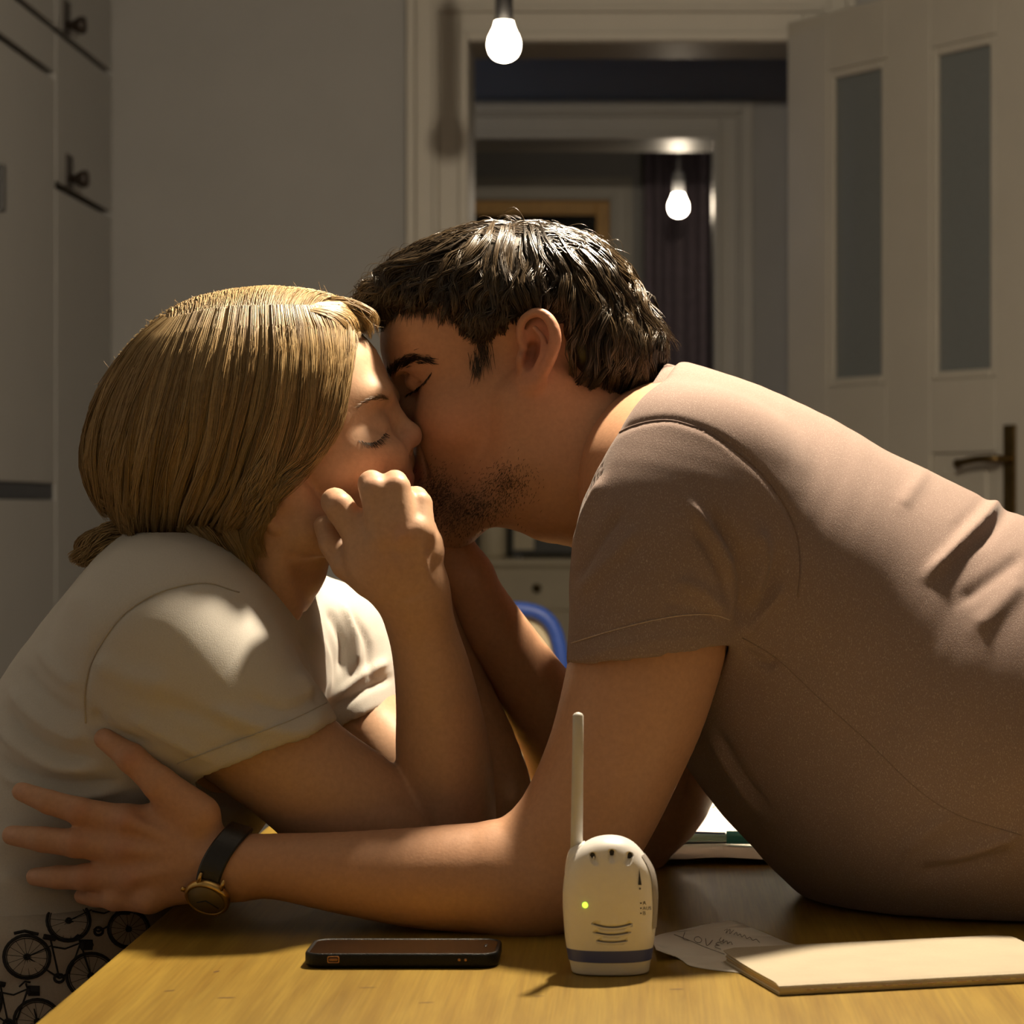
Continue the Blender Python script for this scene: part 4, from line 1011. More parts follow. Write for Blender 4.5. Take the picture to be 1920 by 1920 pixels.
M_wseam = pmat('white_seam', (.52, .49, .44), .9, 800, .1)
seam('armhole_seam', [(448, 1111), (385, 1093), (312, 1106), (250, 1137), (208, 1179), (172, 1241), (159, 1298), (161, 1356)], BW, .0007, M_wseam, woman_shirt_o)
seam('cuff_stitching', [(612, 1318), (550, 1348), (470, 1380), (390, 1410), (332, 1432)], BW, .0005, M_wseam, woman_shirt_o)
# neckline binding
ncA, ncB = P(318, 1030, 2.01), P(556, 1172, 2.01); ncc = (ncA+ncB)/2; ncu = (ncA-ncB)/2; ncn = np.array([ncu[2], 0, -ncu[0]]); ncn /= np.linalg.norm(ncn); ncn = ncn if ncn[2] > 0 else -ncn
cv_, cf_ = [], []
for k in range(64):
    a = 2*math.pi*k/64; b0 = ncc+ncu*math.cos(a)+np.array([0, .062*math.sin(a), 0]); ro = (b0-ncc)/np.linalg.norm(b0-ncc)
    for w_, h_ in ((.009, -.001), (.0095, .0008), (.005, .0025), (-.006, .005), (-.008, .004), (-.006, .001), (.004, -.001)): cv_.append(b0+ncn*w_+ro*h_)
for k in range(64):
    for j in range(7): cf_.append((k*7+j, k*7+(j+1) % 7, ((k+1) % 64)*7+(j+1) % 7, ((k+1) % 64)*7+j))
mesh_obj('neckline', cv_, cf_, M_wshirt, woman_shirt_o, smooth=True)
# ------------------------------------------------------------------ woman: trousers with printed bicycles
M_trous = pmat('pale_printed_cotton', (.50, .455, .39), .85, 500, .06, bump=.2, bscale=900)
M_print = pmat('dark_print', (.014, .014, .016), .8, 200, .15)
def woman_trousers():
    g = Grid((-.74, 1.8, .06), (.1, 2.32, .86), .005)
    g.limb([sec(-165, 1590, 330, 1672, WT, .150), sec(-195, 1700, 322, 1745, WT, .178), sec(-210, 1860, 305, 1860, WT, .184), sec(-200, 1990, 220, 1990, WT, .175)], k=.02)
    for L in w_bodylegs[0:2]+w_bodylegs[3:5]: g.limb(shrink(L, -.012), k=.03)
    A, nrm = half_px((0, 1655), (300, 1640), WT); g.halfspace(A, np.array([0, 0, 1.]))
    v, f = g.mesh(); v = smooth_mesh(v, f, 3, .5)
    return v, f
v, f = woman_trousers()
v = folds(v, f, [([(0, 1760), (100, 1745), (220, 1720)], 15, .003), ([(0, 1850), (100, 1830), (200, 1800)], 20, -.003)])
woman_tr = mesh_obj('trousers', v, f, M_trous, woman_root, smooth=True)
BT = bvh_of(v, f)
def stamp(lines, parent, name='printed_bicycle'):
    """printed strokes laid flat on the cloth: (pixel polyline, width in mm)"""
    geo = []
    for pts, wd in lines:
        q = [cast(x, y, BT, .0006) for x, y in pts]; q = [p for p in q if p is not None]
        if len(q) < 2: continue
        geo.append(tube_geo(q, wd/2000., 5))
    if geo: return mesh_obj(name, *join_geo(geo), M_print, parent)
def bicycle(wx, wy, r, hx, hy, hr, ang=0):
    """side view drawing: rear wheel, front wheel, frame, saddle, handlebar, crank"""
    L = []
    def circ(cx, cy, rx, n=28): return [(cx+rx*math.cos(2*math.pi*k/n), cy+rx*.93*math.sin(2*math.pi*k/n)) for k in range(n+1)]
    for cx, cy, rr in ((wx, wy, r), (hx, hy, hr)):
        L.append((circ(cx, cy, rr), 2.6)); L.append((circ(cx, cy, rr*.88), .7)); L.append((circ(cx, cy, rr*.12, 10), 1.6))
        for k in range(14):
            a = math.pi*k/7+.1; L.append(([(cx, cy), (cx+rr*.9*math.cos(a), cy+rr*.84*math.sin(a))], .35))
    mx, my = (wx+hx)/2, max(wy, hy)+r*.1
    sx, sy = wx+(hx-wx)*.36, min(wy, hy)-r*.85; bx_, by_ = wx+(hx-wx)*.82, min(wy, hy)-r*.75
    L += [([(wx, wy), (mx, my)], 1.3), ([(mx, my), (sx, sy)], 1.5), ([(wx, wy), (sx+3, sy+r*.35)], 1.0), ([(mx, my), ((mx+bx_)/2, my-r*.25), (bx_, by_+r*.25)], 1.6), ([(sx+4, sy+r*.4), ((sx+bx_)/2, sy+r*.5), (bx_, by_+r*.15)], 1.3), ([(bx_-2, by_-r*.12), (hx, hy)], 1.6),
          ([(sx-r*.28, sy-2), (sx, sy), (sx+r*.22, sy+2)], 4.2), ([(bx_-r*.35, by_+2), (bx_-r*.1, by_-r*.2), (bx_+r*.15, by_-r*.16)], 1.5), (circ(mx, my, r*.2, 12), 2.2),
          ([(wx-r*.55, wy-r*1.02), (wx-r*.1, wy-r*1.12), (wx+r*.5, wy-r*.98)], 2.4), ([(bx_+r*.05, by_+r*.1), (bx_+r*.5, by_+r*.1), (bx_+r*.5, by_+r*.35), (bx_+r*.1, by_+r*.35), (bx_+r*.05, by_+r*.12)], 4.0), ([(bx_+r*.1, by_+r*.22), (bx_+r*.48, by_+r*.22)], 7.0)]
    return L
stamp(bicycle(50, 1794, 43, 170, 1830, 46), woman_tr); stamp(bicycle(128, 1727, 40, 240, 1742, 38), woman_tr); stamp(bicycle(-40, 1880, 42, 70, 1915, 44), woman_tr)

# ------------------------------------------------------------------ man: head
MH = 2.055
def man_head():
    g = Grid(P(655, 1180, 2.03)-[0, .135, 0], P(1400, 410, 2.03)+[0, .135, 0], .0017)
    E = lambda *a, **k: prof_e(g, a[0], a[1], MH, *a[2:], **k)
    E(972, 588, 226, 156, 74, ang=8)                          # cranium
    E(815, 650, 100, 100, 60, ang=10, k=.03)                  # forehead
    E(880, 765, 92, 140, 60, ang=15, k=.03)                  # middle of the face
    pair_e(g, 852, 790, MH, 66, 55, 24, 42, ang=20, k=.018)   # cheekbones
    pair_e(g, 828, 805, MH, 38, 48, 16, 28, ang=10, k=.014)
    E(838, 890, 66, 78, 34, ang=12, k=.02)                    # mouth mound
    E(848, 962, 44, 50, 25, ang=0, k=.016)                    # chin
    pair_e(g, 770, 690, MH, 38, 17, 15, 26, ang=-25, k=.012)  # brow ridge
    for sg in (1, -1):                                        # jaw
        g.chain([PD(852, 970, MH, sg*14), PD(920, 935, MH, sg*40), PD(985, 860, MH, sg*55), PD(985, 760, MH, sg*60)], [.019, .019, .021, .02], k=.022, kk=.004)
    E(930, 870, 90, 90, 50, ang=0, k=.02)
    E(782, 775, 42, 50, 24, ang=10, k=.012)
    # nose, behind hers
    g.chain([PD(748, 712, MH, 0), PD(730, 760, MH, 0), PD(706, 806, MH, 0)], [.009, .0085, .0105], k=.012, kk=.004)
    pair_e(g, 735, 824, MH, 20, 16, 7, 11, ang=-20, k=.007)
    # eye sockets and closed lids
    pair_e(g, 765, 722, MH, 22, 20, 12, 30, ang=-35, k=.014, mode='sub')
    pair_e(g, 788, 709, MH, 30, 24, 12.5, 31, ang=-30, k=.004)
    for sg in (1, -1):
        g.path([PD(764, 738, MH, sg*36), PD(779, 729, MH, sg*42), PD(797, 714, MH, sg*45), PD(812, 694, MH, sg*47)], [.0008, .0016, .0016, .0008], k=.003, mode='sub')
        g.path([PD(752, 706, MH, sg*36), PD(775, 690, MH, sg*42), PD(800, 680, MH, sg*46)], [.0008, .0012, .0008], k=.004, mode='sub')
        g.path([PD(782, 800, MH, sg*30), PD(798, 845, MH, sg*30), PD(808, 890, MH, sg*28)], [.001, .0016, .001], k=.008, mode='sub')
    # lips
    pair_e(g, 787, 876, MH, 13, 9, 14, 6, ang=-15, k=.005); pair_e(g, 787, 898, MH, 13, 10, 13, 6, ang=15, k=.005)
    # ears: dished plate, rolled rim, inner ridge, lobe, small front flap
    for sg in (1, -1):
        q = lambda x, y, o: PD(x, y, MH, sg*o)
        g.ell(q(1006, 652, 74), (.0135, .026, .006), 12, .006)
        g.ell(q(1003, 645, 84), (.0105, .021, .010), 12, .004, 'sub'); g.ell(q(996, 662, 80), (.0068, .012, .014), 12, .004, 'sub')
        g.path([q(985, 655, 74), q(974, 632, 77), q(978, 606, 80), q(993, 590, 83), q(1011, 586, 86), q(1028, 596, 89), q(1039, 618, 91), q(1040, 645, 91), q(1031, 672, 89), q(1019, 697, 86), q(1007, 716, 82), q(996, 727, 79)], [.002, .003, .0034, .0036, .0038, .0042, .0048, .005, .005, .0048, .0052, .005], k=.003)
        g.path([q(1003, 615, 84), q(1018, 635, 86), q(1019, 660, 86), q(1008, 686, 83), q(996, 703, 80)], [.0022, .0028, .003, .003, .0025], k=.003)
        g.ell(q(993, 717, 78), (.0065, .009, .005), 15, .005)
        g.ell(q(977, 675, 78), (.0036, .0058, .0045), 0, .004)
        g.ell(q(992, 676, 80), (.0042, .008, .006), 10, .003, 'sub')
    # neck
    g.limb([sec(1095, 660, 900, 890, 2.035, .052), sec(1150, 715, 955, 985, 2.035, .058), sec(1215, 745, 1055, 1020, 2.04, .06), sec(1300, 765, 1125, 1065, 2.045, .060), sec(1390, 820, 1195, 1140, 2.05, .06)], k=.022)
    g.path([PD(1030, 740, MH, 58), PD(1050, 850, MH, 56), PD(1085, 960, MH, 45)], [.011, .011, .009], k=.02)
    v, f = g.mesh(); return smooth_mesh(v, f, 1, .4), f
M_BASE = (.56, .31, .185)
mv, mf = man_head()
BEARD = (.20, .115, .075)
mc = skin_cols(mv, M_BASE, [(850, 960, 62, 60, 0, BEARD, .75), (815, 915, 42, 42, 0, BEARD, .5), (802, 868, 22, 20, 0, BEARD, .3), (905, 945, 60, 36, -25, BEARD, .45), (960, 890, 50, 40, 0, BEARD, .2), (1010, 650, 46, 85, 10, (.60, .22, .15), .6), (870, 800, 70, 50, 0, (.60, .27, .16), .5), (785, 888, 16, 24, 0, (.40, .13, .10), .7), (740, 800, 40, 40, 0, (.52, .22, .14), .4), (900, 670, 30, 30, 0, (.22, .13, .08), .5)])

# ------------------------------------------------------------------ man: arms and hands
def man_left_arm():
    g = Grid(P(-20, 1765, 1.87)-[.015, .09, .0], P(1440, 930, 1.87)+[.02, .1, .0], .0019)
    g.limb([sec(1130, 950, 1430, 1000, 1.895, .062), sec(1090, 1110, 1385, 1125, 1.89, .062), sec(1064, 1235, 1358, 1232, 1.885, .06), sec(1045, 1320, 1326, 1337, 1.88, .058), sec(1020, 1405, 1284, 1436, 1.875, .055), sec(990, 1475, 1240, 1532, 1.872, .05), sec(955, 1530, 1196, 1612, 1.868, .046), sec(920, 1555, 1140, 1695, 1.866, .041), sec(890, 1558, 1060, 1742, 1.865, .039)], k=.012)
    fore = [sec(985, 1570, 1045, 1748, 1.866, .040), sec(890, 1545, 920, 1750, 1.865, .040), sec(765, 1552, 780, 1738, 1.865, .037), sec(630, 1560, 630, 1710, 1.865, .031), sec(525, 1563, 515, 1686, 1.865, .026), sec(445, 1566, 432, 1686, 1.864, .024)]
    g.limb(fore, k=.015)
    q = lambda x, y, d=1.866: P(x, y, d)
    g.limb([sec(450, 1566, 440, 1686, 1.864, .023), sec(385, 1548, 375, 1694, 1.866, .021), sec(318, 1512, 305, 1703, 1.868, .018), sec(262, 1508, 258, 1700, 1.870, .0155), sec(215, 1520, 222, 1680, 1.872, .0125)], k=.008)
    fing = [([q(228, 1538, 1.868), q(150, 1521, 1.866), q(92, 1504, 1.872), q(40, 1484, 1.882)], [.0115, .0100, .0090, .0072]),
            ([q(222, 1588, 1.867), q(142, 1581, 1.864), q(80, 1574, 1.870), q(22, 1566, 1.882)], [.0115, .0105, .0094, .0075]),
            ([q(238, 1645, 1.868), q(160, 1645, 1.866), q(108, 1645, 1.872), q(66, 1644, 1.882)], [.0108, .0095, .0086, .0070]),
            ([q(278, 1686, 1.870), q(215, 1684, 1.869), q(178, 1681, 1.876), q(154, 1680, 1.884)], [.0100, .0084, .0076, .0062])]
    for p_, r_ in fing:
        g.chain(p_, r_, k=.006, kk=.002)
        g.ell(p_[1]+[0, -.003, 0], (.0085, .0088, .008), 0, .004)            # middle joints
    for x, y in ((235, 1538), (230, 1590), (244, 1645), (280, 1684)): g.ell(q(x, y, 1.862), (.010, .010, .011), 0, .008)
    g.chain([q(372, 1530, 1.862), q(300, 1470, 1.86), q(245, 1420, 1.864), q(196, 1385, 1.872)], [.0165, .0125, .0102, .0080], k=.012, kk=.003)
    g.ell(q(248, 1424, 1.861), (.0105, .0095, .0095), 45, .005)
    for a in ((240, 1540), (238, 1592), (252, 1646)): g.path([q(a[0], a[1], 1.853), q((a[0]+400)/2, (a[1]+1610)/2, 1.8525), q(390, 1615, 1.848)], [.0038, .003, .002], k=.008)
    v, f = g.mesh(); return smooth_mesh(v, f, 3, .5), f
def man_right_arm():
    g = Grid(P(735, 1660, 2.12)-[.01, .12, .0], P(1450, 940, 2.15)+[.02, .15, .02], .0026)
    g.limb([sec(1400, 1150, 1200, 1150, 2.215, .055), sec(1400, 1300, 1200, 1290, 2.215, .055), sec(1362, 1430, 1160, 1400, 2.215, .052), sec(1326, 1519, 1130, 1490, 2.21, .048), sec(1252, 1612, 1090, 1550, 2.2, .04)], k=.01)
    g.limb([sec(1215, 1618, 1070, 1540, 2.2, .038), sec(1185, 1450, 1015, 1510, 2.19, .046), sec(1130, 1340, 985, 1425, 2.17, .046), sec(1062, 1255, 945, 1335, 2.145, .043), sec(1005, 1182, 906, 1265, 2.125, .038), sec(956, 1116, 866, 1192, 2.105, .032), sec(913, 1049, 840, 1112, 2.09, .027)], k=.012)
    q = lambda x, y, d: P(x, y, d)
    g.limb([sec(913, 1049, 840, 1112, 2.09, .025), sec(880, 1000, 800, 1060, 2.085, .02), sec(845, 950, 765, 1000, 2.085, .016)], k=.008)
    for i, (x, y) in enumerate(((742, 960), (752, 930), (775, 905), (805, 890))):
        g.chain([q(x+40, y+35, 2.085), q(x, y, 2.083), q(x-30, y-30, 2.078), q(x-48, y-50, 2.072)], [.011, .010, .009, .0075], k=.006)
    g.chain([q(850, 1010, 2.08), q(815, 960, 2.06), q(798, 920, 2.055)], [.013, .011, .009], k=.006)
    v, f = g.mesh(); return smooth_mesh(v, f, 3, .5), f
MT = 2.05
m_torso = [sec(1250, 712, 1100, 985, MT, .11), sec(1320, 680, 1150, 1080, MT, .17), sec(1420, 692, 1235, 1240, MT, .195), sec(1551, 742, 1345, 1425, MT, .198), sec(1680, 820, 1442, 1572, MT, .195), sec(1815, 902, 1548, 1690, MT-.005, .195), sec(1930, 975, 1660, 1765, MT-.012, .198), sec(2080, 1060, 1860, 1800, MT-.012, .198), sec(2230, 1160, 2060, 1810, MT-.01, .19), sec(2420, 1290, 2260, 1800, MT, .18), sec(2620, 1500, 2400, 1820, MT, .17)]
m_legs = []
for sg in (-1, 1):
    yy = MT+sg*.1
    m_legs.append(leg3([(.60, yy, .86), (.615, yy, .7), (.62, yy+sg*.01, .47), (.64, yy+sg*.01, .28), (.66, yy+sg*.01, .09)], [.10, .088, .062, .056, .042]))
    m_legs.append(leg3([(.675, yy+sg*.01, .045), (.59, yy+sg*.02, .04), (.50, yy+sg*.025, .03)], [.044, .042, .028]))
parts = [(mv, mf)]; cols = [mc]
NAILS = [(195, 1380, 14, 11, 40, (.60, .36, .27), .6), (36, 1480, 12, 9, 15, (.60, .36, .27), .5), (20, 1562, 12, 10, 5, (.60, .36, .27), .5), (62, 1640, 12, 9, 0, (.60, .36, .27), .5)]
KN = [(x, y, 24, 20, 0, (.50, .22, .14), .5) for x, y in ((232, 1536), (228, 1590), (244, 1645), (150, 1521), (142, 1581), (160, 1645), (246, 1420))]
for v, f in (man_left_arm(), man_right_arm()):
    parts.append((v, f)); cols.append(skin_cols(v, M_BASE, KN+NAILS))
v, f = coarse_body([shrink(m_torso[1:], .014)]+m_legs, (-.08, 1.8, -.01), (.80, 2.32, 1.2))
v[:, 2] = np.where((v[:, 0] < .475) & (v[:, 2] < TABZ+.006), TABZ+.006, v[:, 2])
parts.append((v, f)); cols.append(np.tile(np.array(M_BASE), (len(v), 1)))
man_root = empty('person', (.6, MT, 0), 'dark haired man in a taupe tee leaning across the table', 'person')
v, f = merge_meshes(parts)
man_body = mesh_obj('body', v, f, M_skin, man_root, smooth=True, col=np.concatenate(cols))

# ------------------------------------------------------------------ man: shirt
def heather(name, c, fleck, dens):
    m, nt, b = nodes(name); L = nt.links.new
    tc = N(nt, 'ShaderNodeTexCoord')
    mp = N(nt, 'ShaderNodeMapping'); mp.inputs['Rotation'].default_value = (0, .6, 0); mp.inputs['Scale'].default_value = (1, 1, .55); L(tc.outputs['Object'], mp.inputs[0])
    n1 = N(nt, 'ShaderNodeTexNoise', Scale=1150., Detail=3., Roughness=.7); L(mp.outputs[0], n1.inputs['Vector'])
    n2 = N(nt, 'ShaderNodeTexNoise', Scale=18., Detail=3.); L(tc.outputs['Object'], n2.inputs['Vector'])
    r = N(nt, 'ShaderNodeMapRange'); r.inputs[1].default_value = .54; r.inputs[2].default_value = .68; L(n1.outputs['Fac'], r.inputs[0])
    mx = N(nt, 'ShaderNodeMix', data_type='RGBA'); mx.inputs[6].default_value = (*c, 1); mx.inputs[7].default_value = (*fleck, 1)
    mu = N(nt, 'ShaderNodeMath', operation='MULTIPLY'); mu.inputs[1].default_value = dens; L(r.outputs[0], mu.inputs[0]); L(mu.outputs[0], mx.inputs[0])
    r2 = N(nt, 'ShaderNodeMapRange'); r2.inputs[3].default_value = .9; r2.inputs[4].default_value = 1.1; L(n2.outputs['Fac'], r2.inputs[0])
    vm = N(nt, 'ShaderNodeVectorMath', operation='MULTIPLY'); L(mx.outputs[2], vm.inputs[0]); L(r2.outputs[0], vm.inputs[1]); L(vm.outputs[0], b.inputs['Base Color'])
    b.inputs['Roughness'].default_value = .9; b.inputs['Specular IOR Level'].default_value = .2; b.inputs['Sheen Weight'].default_value = .1; b.inputs['Sheen Roughness'].default_value = .35
    bp = N(nt, 'ShaderNodeBump', Strength=.5, Distance=.0006); L(n1.outputs['Fac'], bp.inputs['Height']); L(bp.outputs[0], b.inputs['Normal'])
    return m
M_mshirt = heather('taupe_heather_jersey', (.27, .195, .168), (.62, .51, .45), .5)
def man_shirt():
    g = Grid((-.085, 1.79, .742), (.62, 2.33, 1.185), .0031)
    near = [sec(1150, 835, 1470, 960, 1.90, .066), sec(1085, 945, 1480, 1030, 1.89, .074), sec(1066, 1050, 1440, 1090, 1.885, .074), sec(1063, 1150, 1402, 1150, 1.883, .072), sec(1058, 1240, 1372, 1225, 1.88, .070), sec(1050, 1330, 1345, 1320, 1.878, .068)]
    far = [sec(1180, 850, 1440, 960, 2.19, .06), sec(1160, 1000, 1440, 1050, 2.21, .07), sec(1165, 1150, 1430, 1150, 2.215, .068), sec(1165, 1270, 1420, 1270, 2.215, .066)]
    def new(): 
        t = Grid.__new__(Grid); t.lo, t.h, t.n, t.ax = g.lo, g.h, g.n, g.ax; t.D = np.full(g.n, .5, np.float32); return t
    t = new(); t.limb(m_torso, k=0, cap=.25)
    t.limb([sec(1215, 760, 1140, 900, 1.96, .05), sec(1300, 775, 1200, 960, 1.95, .06), sec(1400, 830, 1330, 1020, 1.94, .06)], k=.04, cap=.3)   # shoulder slope
    def keep_right(fld, a, b):
        A, n_ = half_px(a, b, 2.0); n_ = n_/np.linalg.norm(n_); n_ = -n_ if (P(900, 800, 2.0)-A)@n_ < 0 else n_; fld.halfspace(A, n_, .006)
    keep_right(t, (1262, 690), (1074, 1030))
    def sleeve(secs, a, mid, b, d):
        o = new(); o.limb(secs, k=0); A, n_ = half_px(b, a, d); o.halfspace(A, n_); keep_right(o, (1246, 690), (1052, 1030))
        i = new(); i.limb(shrink(secs, .0062), k=0); return o.D, i.D
    dn, i_n = sleeve(near, (1060, 1246), None, (1366, 1205), 1.88); df, i_f = sleeve(far, (1170, 1215), None, (1420, 1200), 2.215)
    D = smin(smin(t.D, dn, .028), df, .03)
    D = np.maximum(np.maximum(D, -i_n), -i_f)
    nk = new(); nk.limb([sec(1120, 690, 930, 950, 2.035, .062), sec(1200, 735, 1040, 1010, 2.04, .066), sec(1262, 742, 1095, 1040, 2.045, .068), sec(1300, 790, 1160, 1060, 2.05, .055)], k=0)
    D = smax(D, -nk.D, .004)
    X, Y, Z = g.xyz((slice(None),)*3)
    g.D = np.maximum(D, (TABZ+.002-Z).astype(np.float32)+0*D)
    v, f = g.mesh(); v = smooth_mesh(v, f, 4, .5); return v, f
v, f = man_shirt()
v = folds(v, f, [
    ([(1880, 915), (1877, 930), (1850, 968), (1810, 1010), (1770, 1050), (1740, 1080)], 12, .007), ([(1862, 918), (1825, 958), (1785, 1000)], 12, -.0015), ([(1898, 945), (1870, 985), (1830, 1030)], 12, -.002), ([(1740, 880), (1710, 920), (1690, 950)], 14, .002),
    ([(1920, 1090), (1870, 1140), (1830, 1180)], 18, .003), ([(1920, 1040), (1860, 1085), (1800, 1130)], 14, -.003),
    ([(1330, 960), (1385, 1040), (1398, 1110), (1388, 1170)], 12, -.007), ([(1290, 940), (1345, 1010), (1372, 1080)], 10, .005), ([(1300, 990), (1345, 1060), (1370, 1130)], 8, -.004), ([(1420, 990), (1432, 1050), (1405, 1130)], 13, .006), ([(1460, 1040), (1440, 1110), (1400, 1170)], 12, -.004), ([(1470, 1100), (1430, 1150), (1395, 1190)], 10, .004),
    ([(1130, 900), (1100, 960), (1080, 1030)], 10, .004), ([(1165, 960), (1120, 1020), (1080, 1085)], 10, -.004), ([(1200, 990), (1140, 1055), (1085, 1110)], 12, .003), ([(1110, 890), (1085, 950), (1072, 1010)], 7, -.003),
    ([(1270, 1090), (1320, 1110), (1360, 1150)], 10, .003), ([(1240, 1130), (1300, 1140), (1350, 1170)], 8, -.002),
    ([(1920, 1560), (1840, 1590), (1760, 1610)], 12, .005), ([(1900, 1600), (1800, 1625), (1720, 1640)], 14, -.004), ([(1790, 1526), (1740, 1560), (1690, 1600)], 12, .003),
    ([(1390, 1215), (1430, 1245), (1460, 1240)], 8, -.004), ([(1330, 1380), (1370, 1450), (1420, 1520)], 8, .003), ([(1345, 1372), (1390, 1450), (1440, 1520)], 9, -.003),
    ([(1065, 1240), (1200, 1205), (1350, 1190)], 6, .0012), ([(1064, 1205), (1200, 1168), (1290, 1152), (1375, 1160)], 4, -.0012),
    ([(1139, 829), (1168, 805), (1206, 791), (1249, 786), (1287, 793), (1335, 812), (1383, 846), (1431, 889), (1470, 942), (1494, 999), (1501, 1062)], 6, -.002)])
man_shirt_o = mesh_obj('shirt', v, f, M_mshirt, man_root, smooth=True)
BM = bvh_of(v, f)
M_mseam = pmat('taupe_seam', (.235, .168, .145), .9, 500, .2)
M_mstitch = pmat('pale_stitching', (.50, .38, .30), .9, 500, .2)
seam('armhole_seam', [(1142, 829), (1168, 807), (1206, 793), (1249, 788), (1287, 795), (1335, 814), (1383, 848), (1431, 891), (1470, 944), (1494, 1001), (1501, 1062), (1496, 1120)], BM, .0008, M_mseam, man_shirt_o, 70, .0000)
M_mseam2 = pmat('soft_seam', (.24, .17, .14), .9, 500, .2)
seam('side_seam', [(1392, 1196), (1455, 1234), (1527, 1301), (1623, 1387), (1719, 1479), (1791, 1526), (1860, 1550), (1915, 1566)], BM, .0005, M_mseam2, man_shirt_o, 60, .0000)
seam('cuff_stitching', [(1072, 1206), (1150, 1182), (1230, 1162), (1290, 1153), (1340, 1153), (1368, 1162)], BM, .0005, M_mstitch, man_shirt_o, 40, .0003)
# ribbed collar band round the neck opening
cA, cB = P(1266, 693, 2.045), P(1074, 1010, 2.045); cc_ = (cA+cB)/2; cu_ = (cA-cB)/2; cn_ = np.array([-cu_[2], 0, cu_[0]]); cn_ = cn_/np.linalg.norm(cn_); cn_ = cn_ if cn_[0] > 0 else -cn_
cv_, cf_ = [], []
for k in range(64):
    a = 2*math.pi*k/64; b0 = cc_+cu_*math.cos(a)*1.0+np.array([0, .066*math.sin(a), 0]); rr = (b0-cc_); ro = rr/np.linalg.norm(rr)
    for w_, h_ in ((-.008, -.002), (-.0088, -.0005), (-.007, .0012), (.004, .0045), (.010, .0055), (.010, .002), (.0, -.001)): cv_.append(b0+cn_*w_+ro*h_)
for k in range(64):
    for j in range(7): cf_.append((k*7+j, k*7+(j+1) % 7, ((k+1) % 64)*7+(j+1) % 7, ((k+1) % 64)*7+j))
mesh_obj('collar', cv_, cf_, M_mshirt, man_shirt_o, smooth=True)

# ------------------------------------------------------------------ man: trousers and shoes, behind the table
M_jeans = pmat('dark_denim', (.03, .035, .05), .85, 400, .15, bump=.2, bscale=900)
g = Grid((.36, 1.8, .06), (.80, 2.32, .95), .006)
for L in (m_legs[0], m_legs[2]): g.limb(shrink(L, -.013), k=.03)
g.limb([sec(2420, 1290, 2260, 1790, MT, .178), sec(2620, 1500, 2440, 1820, MT, .178), sec(2680, 1640, 2500, 1880, MT, .17)], k=.05)
g.halfspace((.48, 2, .8), (-1, 0, 0))
v, f = g.mesh(); v = smooth_mesh(v, f, 2, .5); mesh_obj('trousers', v, f, M_jeans, man_root, smooth=True)

# ------------------------------------------------------------------ wristwatch on his left wrist
M_strap = pmat('black_leather_strap', (.010, .010, .011), .35, 300, .2, bump=.3, bscale=500)
M_wgold = pmat('gold_watch_case', (.60, .40, .14), .3, 60, .1, metal=1)
M_dial = pmat('dull_gold_dial', (.22, .16, .07), .45, 60, .1, metal=.3)
wr = empty('wristwatch', tuple(P(415, 1640, 1.866)), 'gold wristwatch on a black leather strap around his wrist', 'watch')
AW = []; RW = []
wa, wb = P(452, 1552, 1.865), P(404, 1694, 1.865)           # top and bottom of the strap loop
wc_ = (wa+wb)/2; wu = (wa-wb)/2; wn = np.array([math.cos(.33), 0, math.sin(.33)])
wu_h = wu/np.linalg.norm(wu); along = np.cross(wu_h, [0, 1, 0]); along /= np.linalg.norm(along)
def strap_pt(a, off, lift=0.):
    sag = .012*(1-math.cos(2*a))*.0
    return wc_+wu*(1+lift/np.linalg.norm(wu))*math.cos(a)+np.array([0, -(.0285+lift)*math.sin(a), 0])+along*off-np.array([1, 0, 0])*.008*math.sin(a)**2
sv, sf = [], []
angs = np.linspace(0, 2*math.pi, 73)[:-1]
for a in angs:
    for off, lf in ((-.0085, 0), (-.0088, .001), (-.0075, .0022), (.0075, .0022), (.0088, .001), (.0085, 0)): sv.append(strap_pt(a, off, lf))
n = len(angs)
for i in range(n):
    for k in range(6): sf.append((i*6+k, i*6+(k+1) % 6, ((i+1) % n)*6+(k+1) % 6, ((i+1) % n)*6+k))
mesh_obj('strap', sv, sf, M_strap, wr, smooth=False)
ac = math.radians(131); cc = strap_pt(ac, 0, .003)
nrm = strap_pt(ac, 0, .02)-strap_pt(ac, 0, 0); nrm /= np.linalg.norm(nrm)
zz = Vector(nrm); xx = Vector(along); yy2 = zz.cross(xx); MW = Matrix((xx, yy2, zz)).transposed().to_4x4()
wcase = lathe('watch_case', [(.0001, -.004), (.0155, -.004), (.0168, -.002), (.0168, .0012), (.0156, .0026), (.0142, .003), (.0140, .0022), (.0001, .0022)], M_wgold, tuple(cc), 36, wr, MW)
lathe('dial', [(.0001, .0022), (.0138, .0022), (.0138, .0025), (.0001, .0025)], M_dial, tuple(cc), 30, wr, MW)
for ang_, ln in ((40, .008), (160, .011)):
    e = MW @ Vector((math.cos(math.radians(ang_))*ln, math.sin(math.radians(ang_))*ln, .003)); tube('watch_hand', [cc+np.array(MW @ Vector((0, 0, .003))), cc+np.array(e)*.5+np.array(MW @ Vector((0, 0, .0015))), cc+np.array(e)], .0004, M_black, wr, 5)
tube('crown', [cc+np.array(MW @ Vector((.0165, 0, -.0006))), cc+np.array(MW @ Vector((.0195, 0, -.0006))), cc+np.array(MW @ Vector((.0197, 0, -.0006)))], .0018, M_wgold, wr, 10)
for sy in (-1, 1):
    for sx in (-1, 1): tube('lug', [cc+np.array(MW @ Vector((sx*.0085, sy*.0135, .0))), cc+np.array(MW @ Vector((sx*.0085, sy*.018, -.002))), cc+np.array(MW @ Vector((sx*.0085, sy*.020, -.004)))], [.0016, .0014, .001], M_wgold, wr, 8)

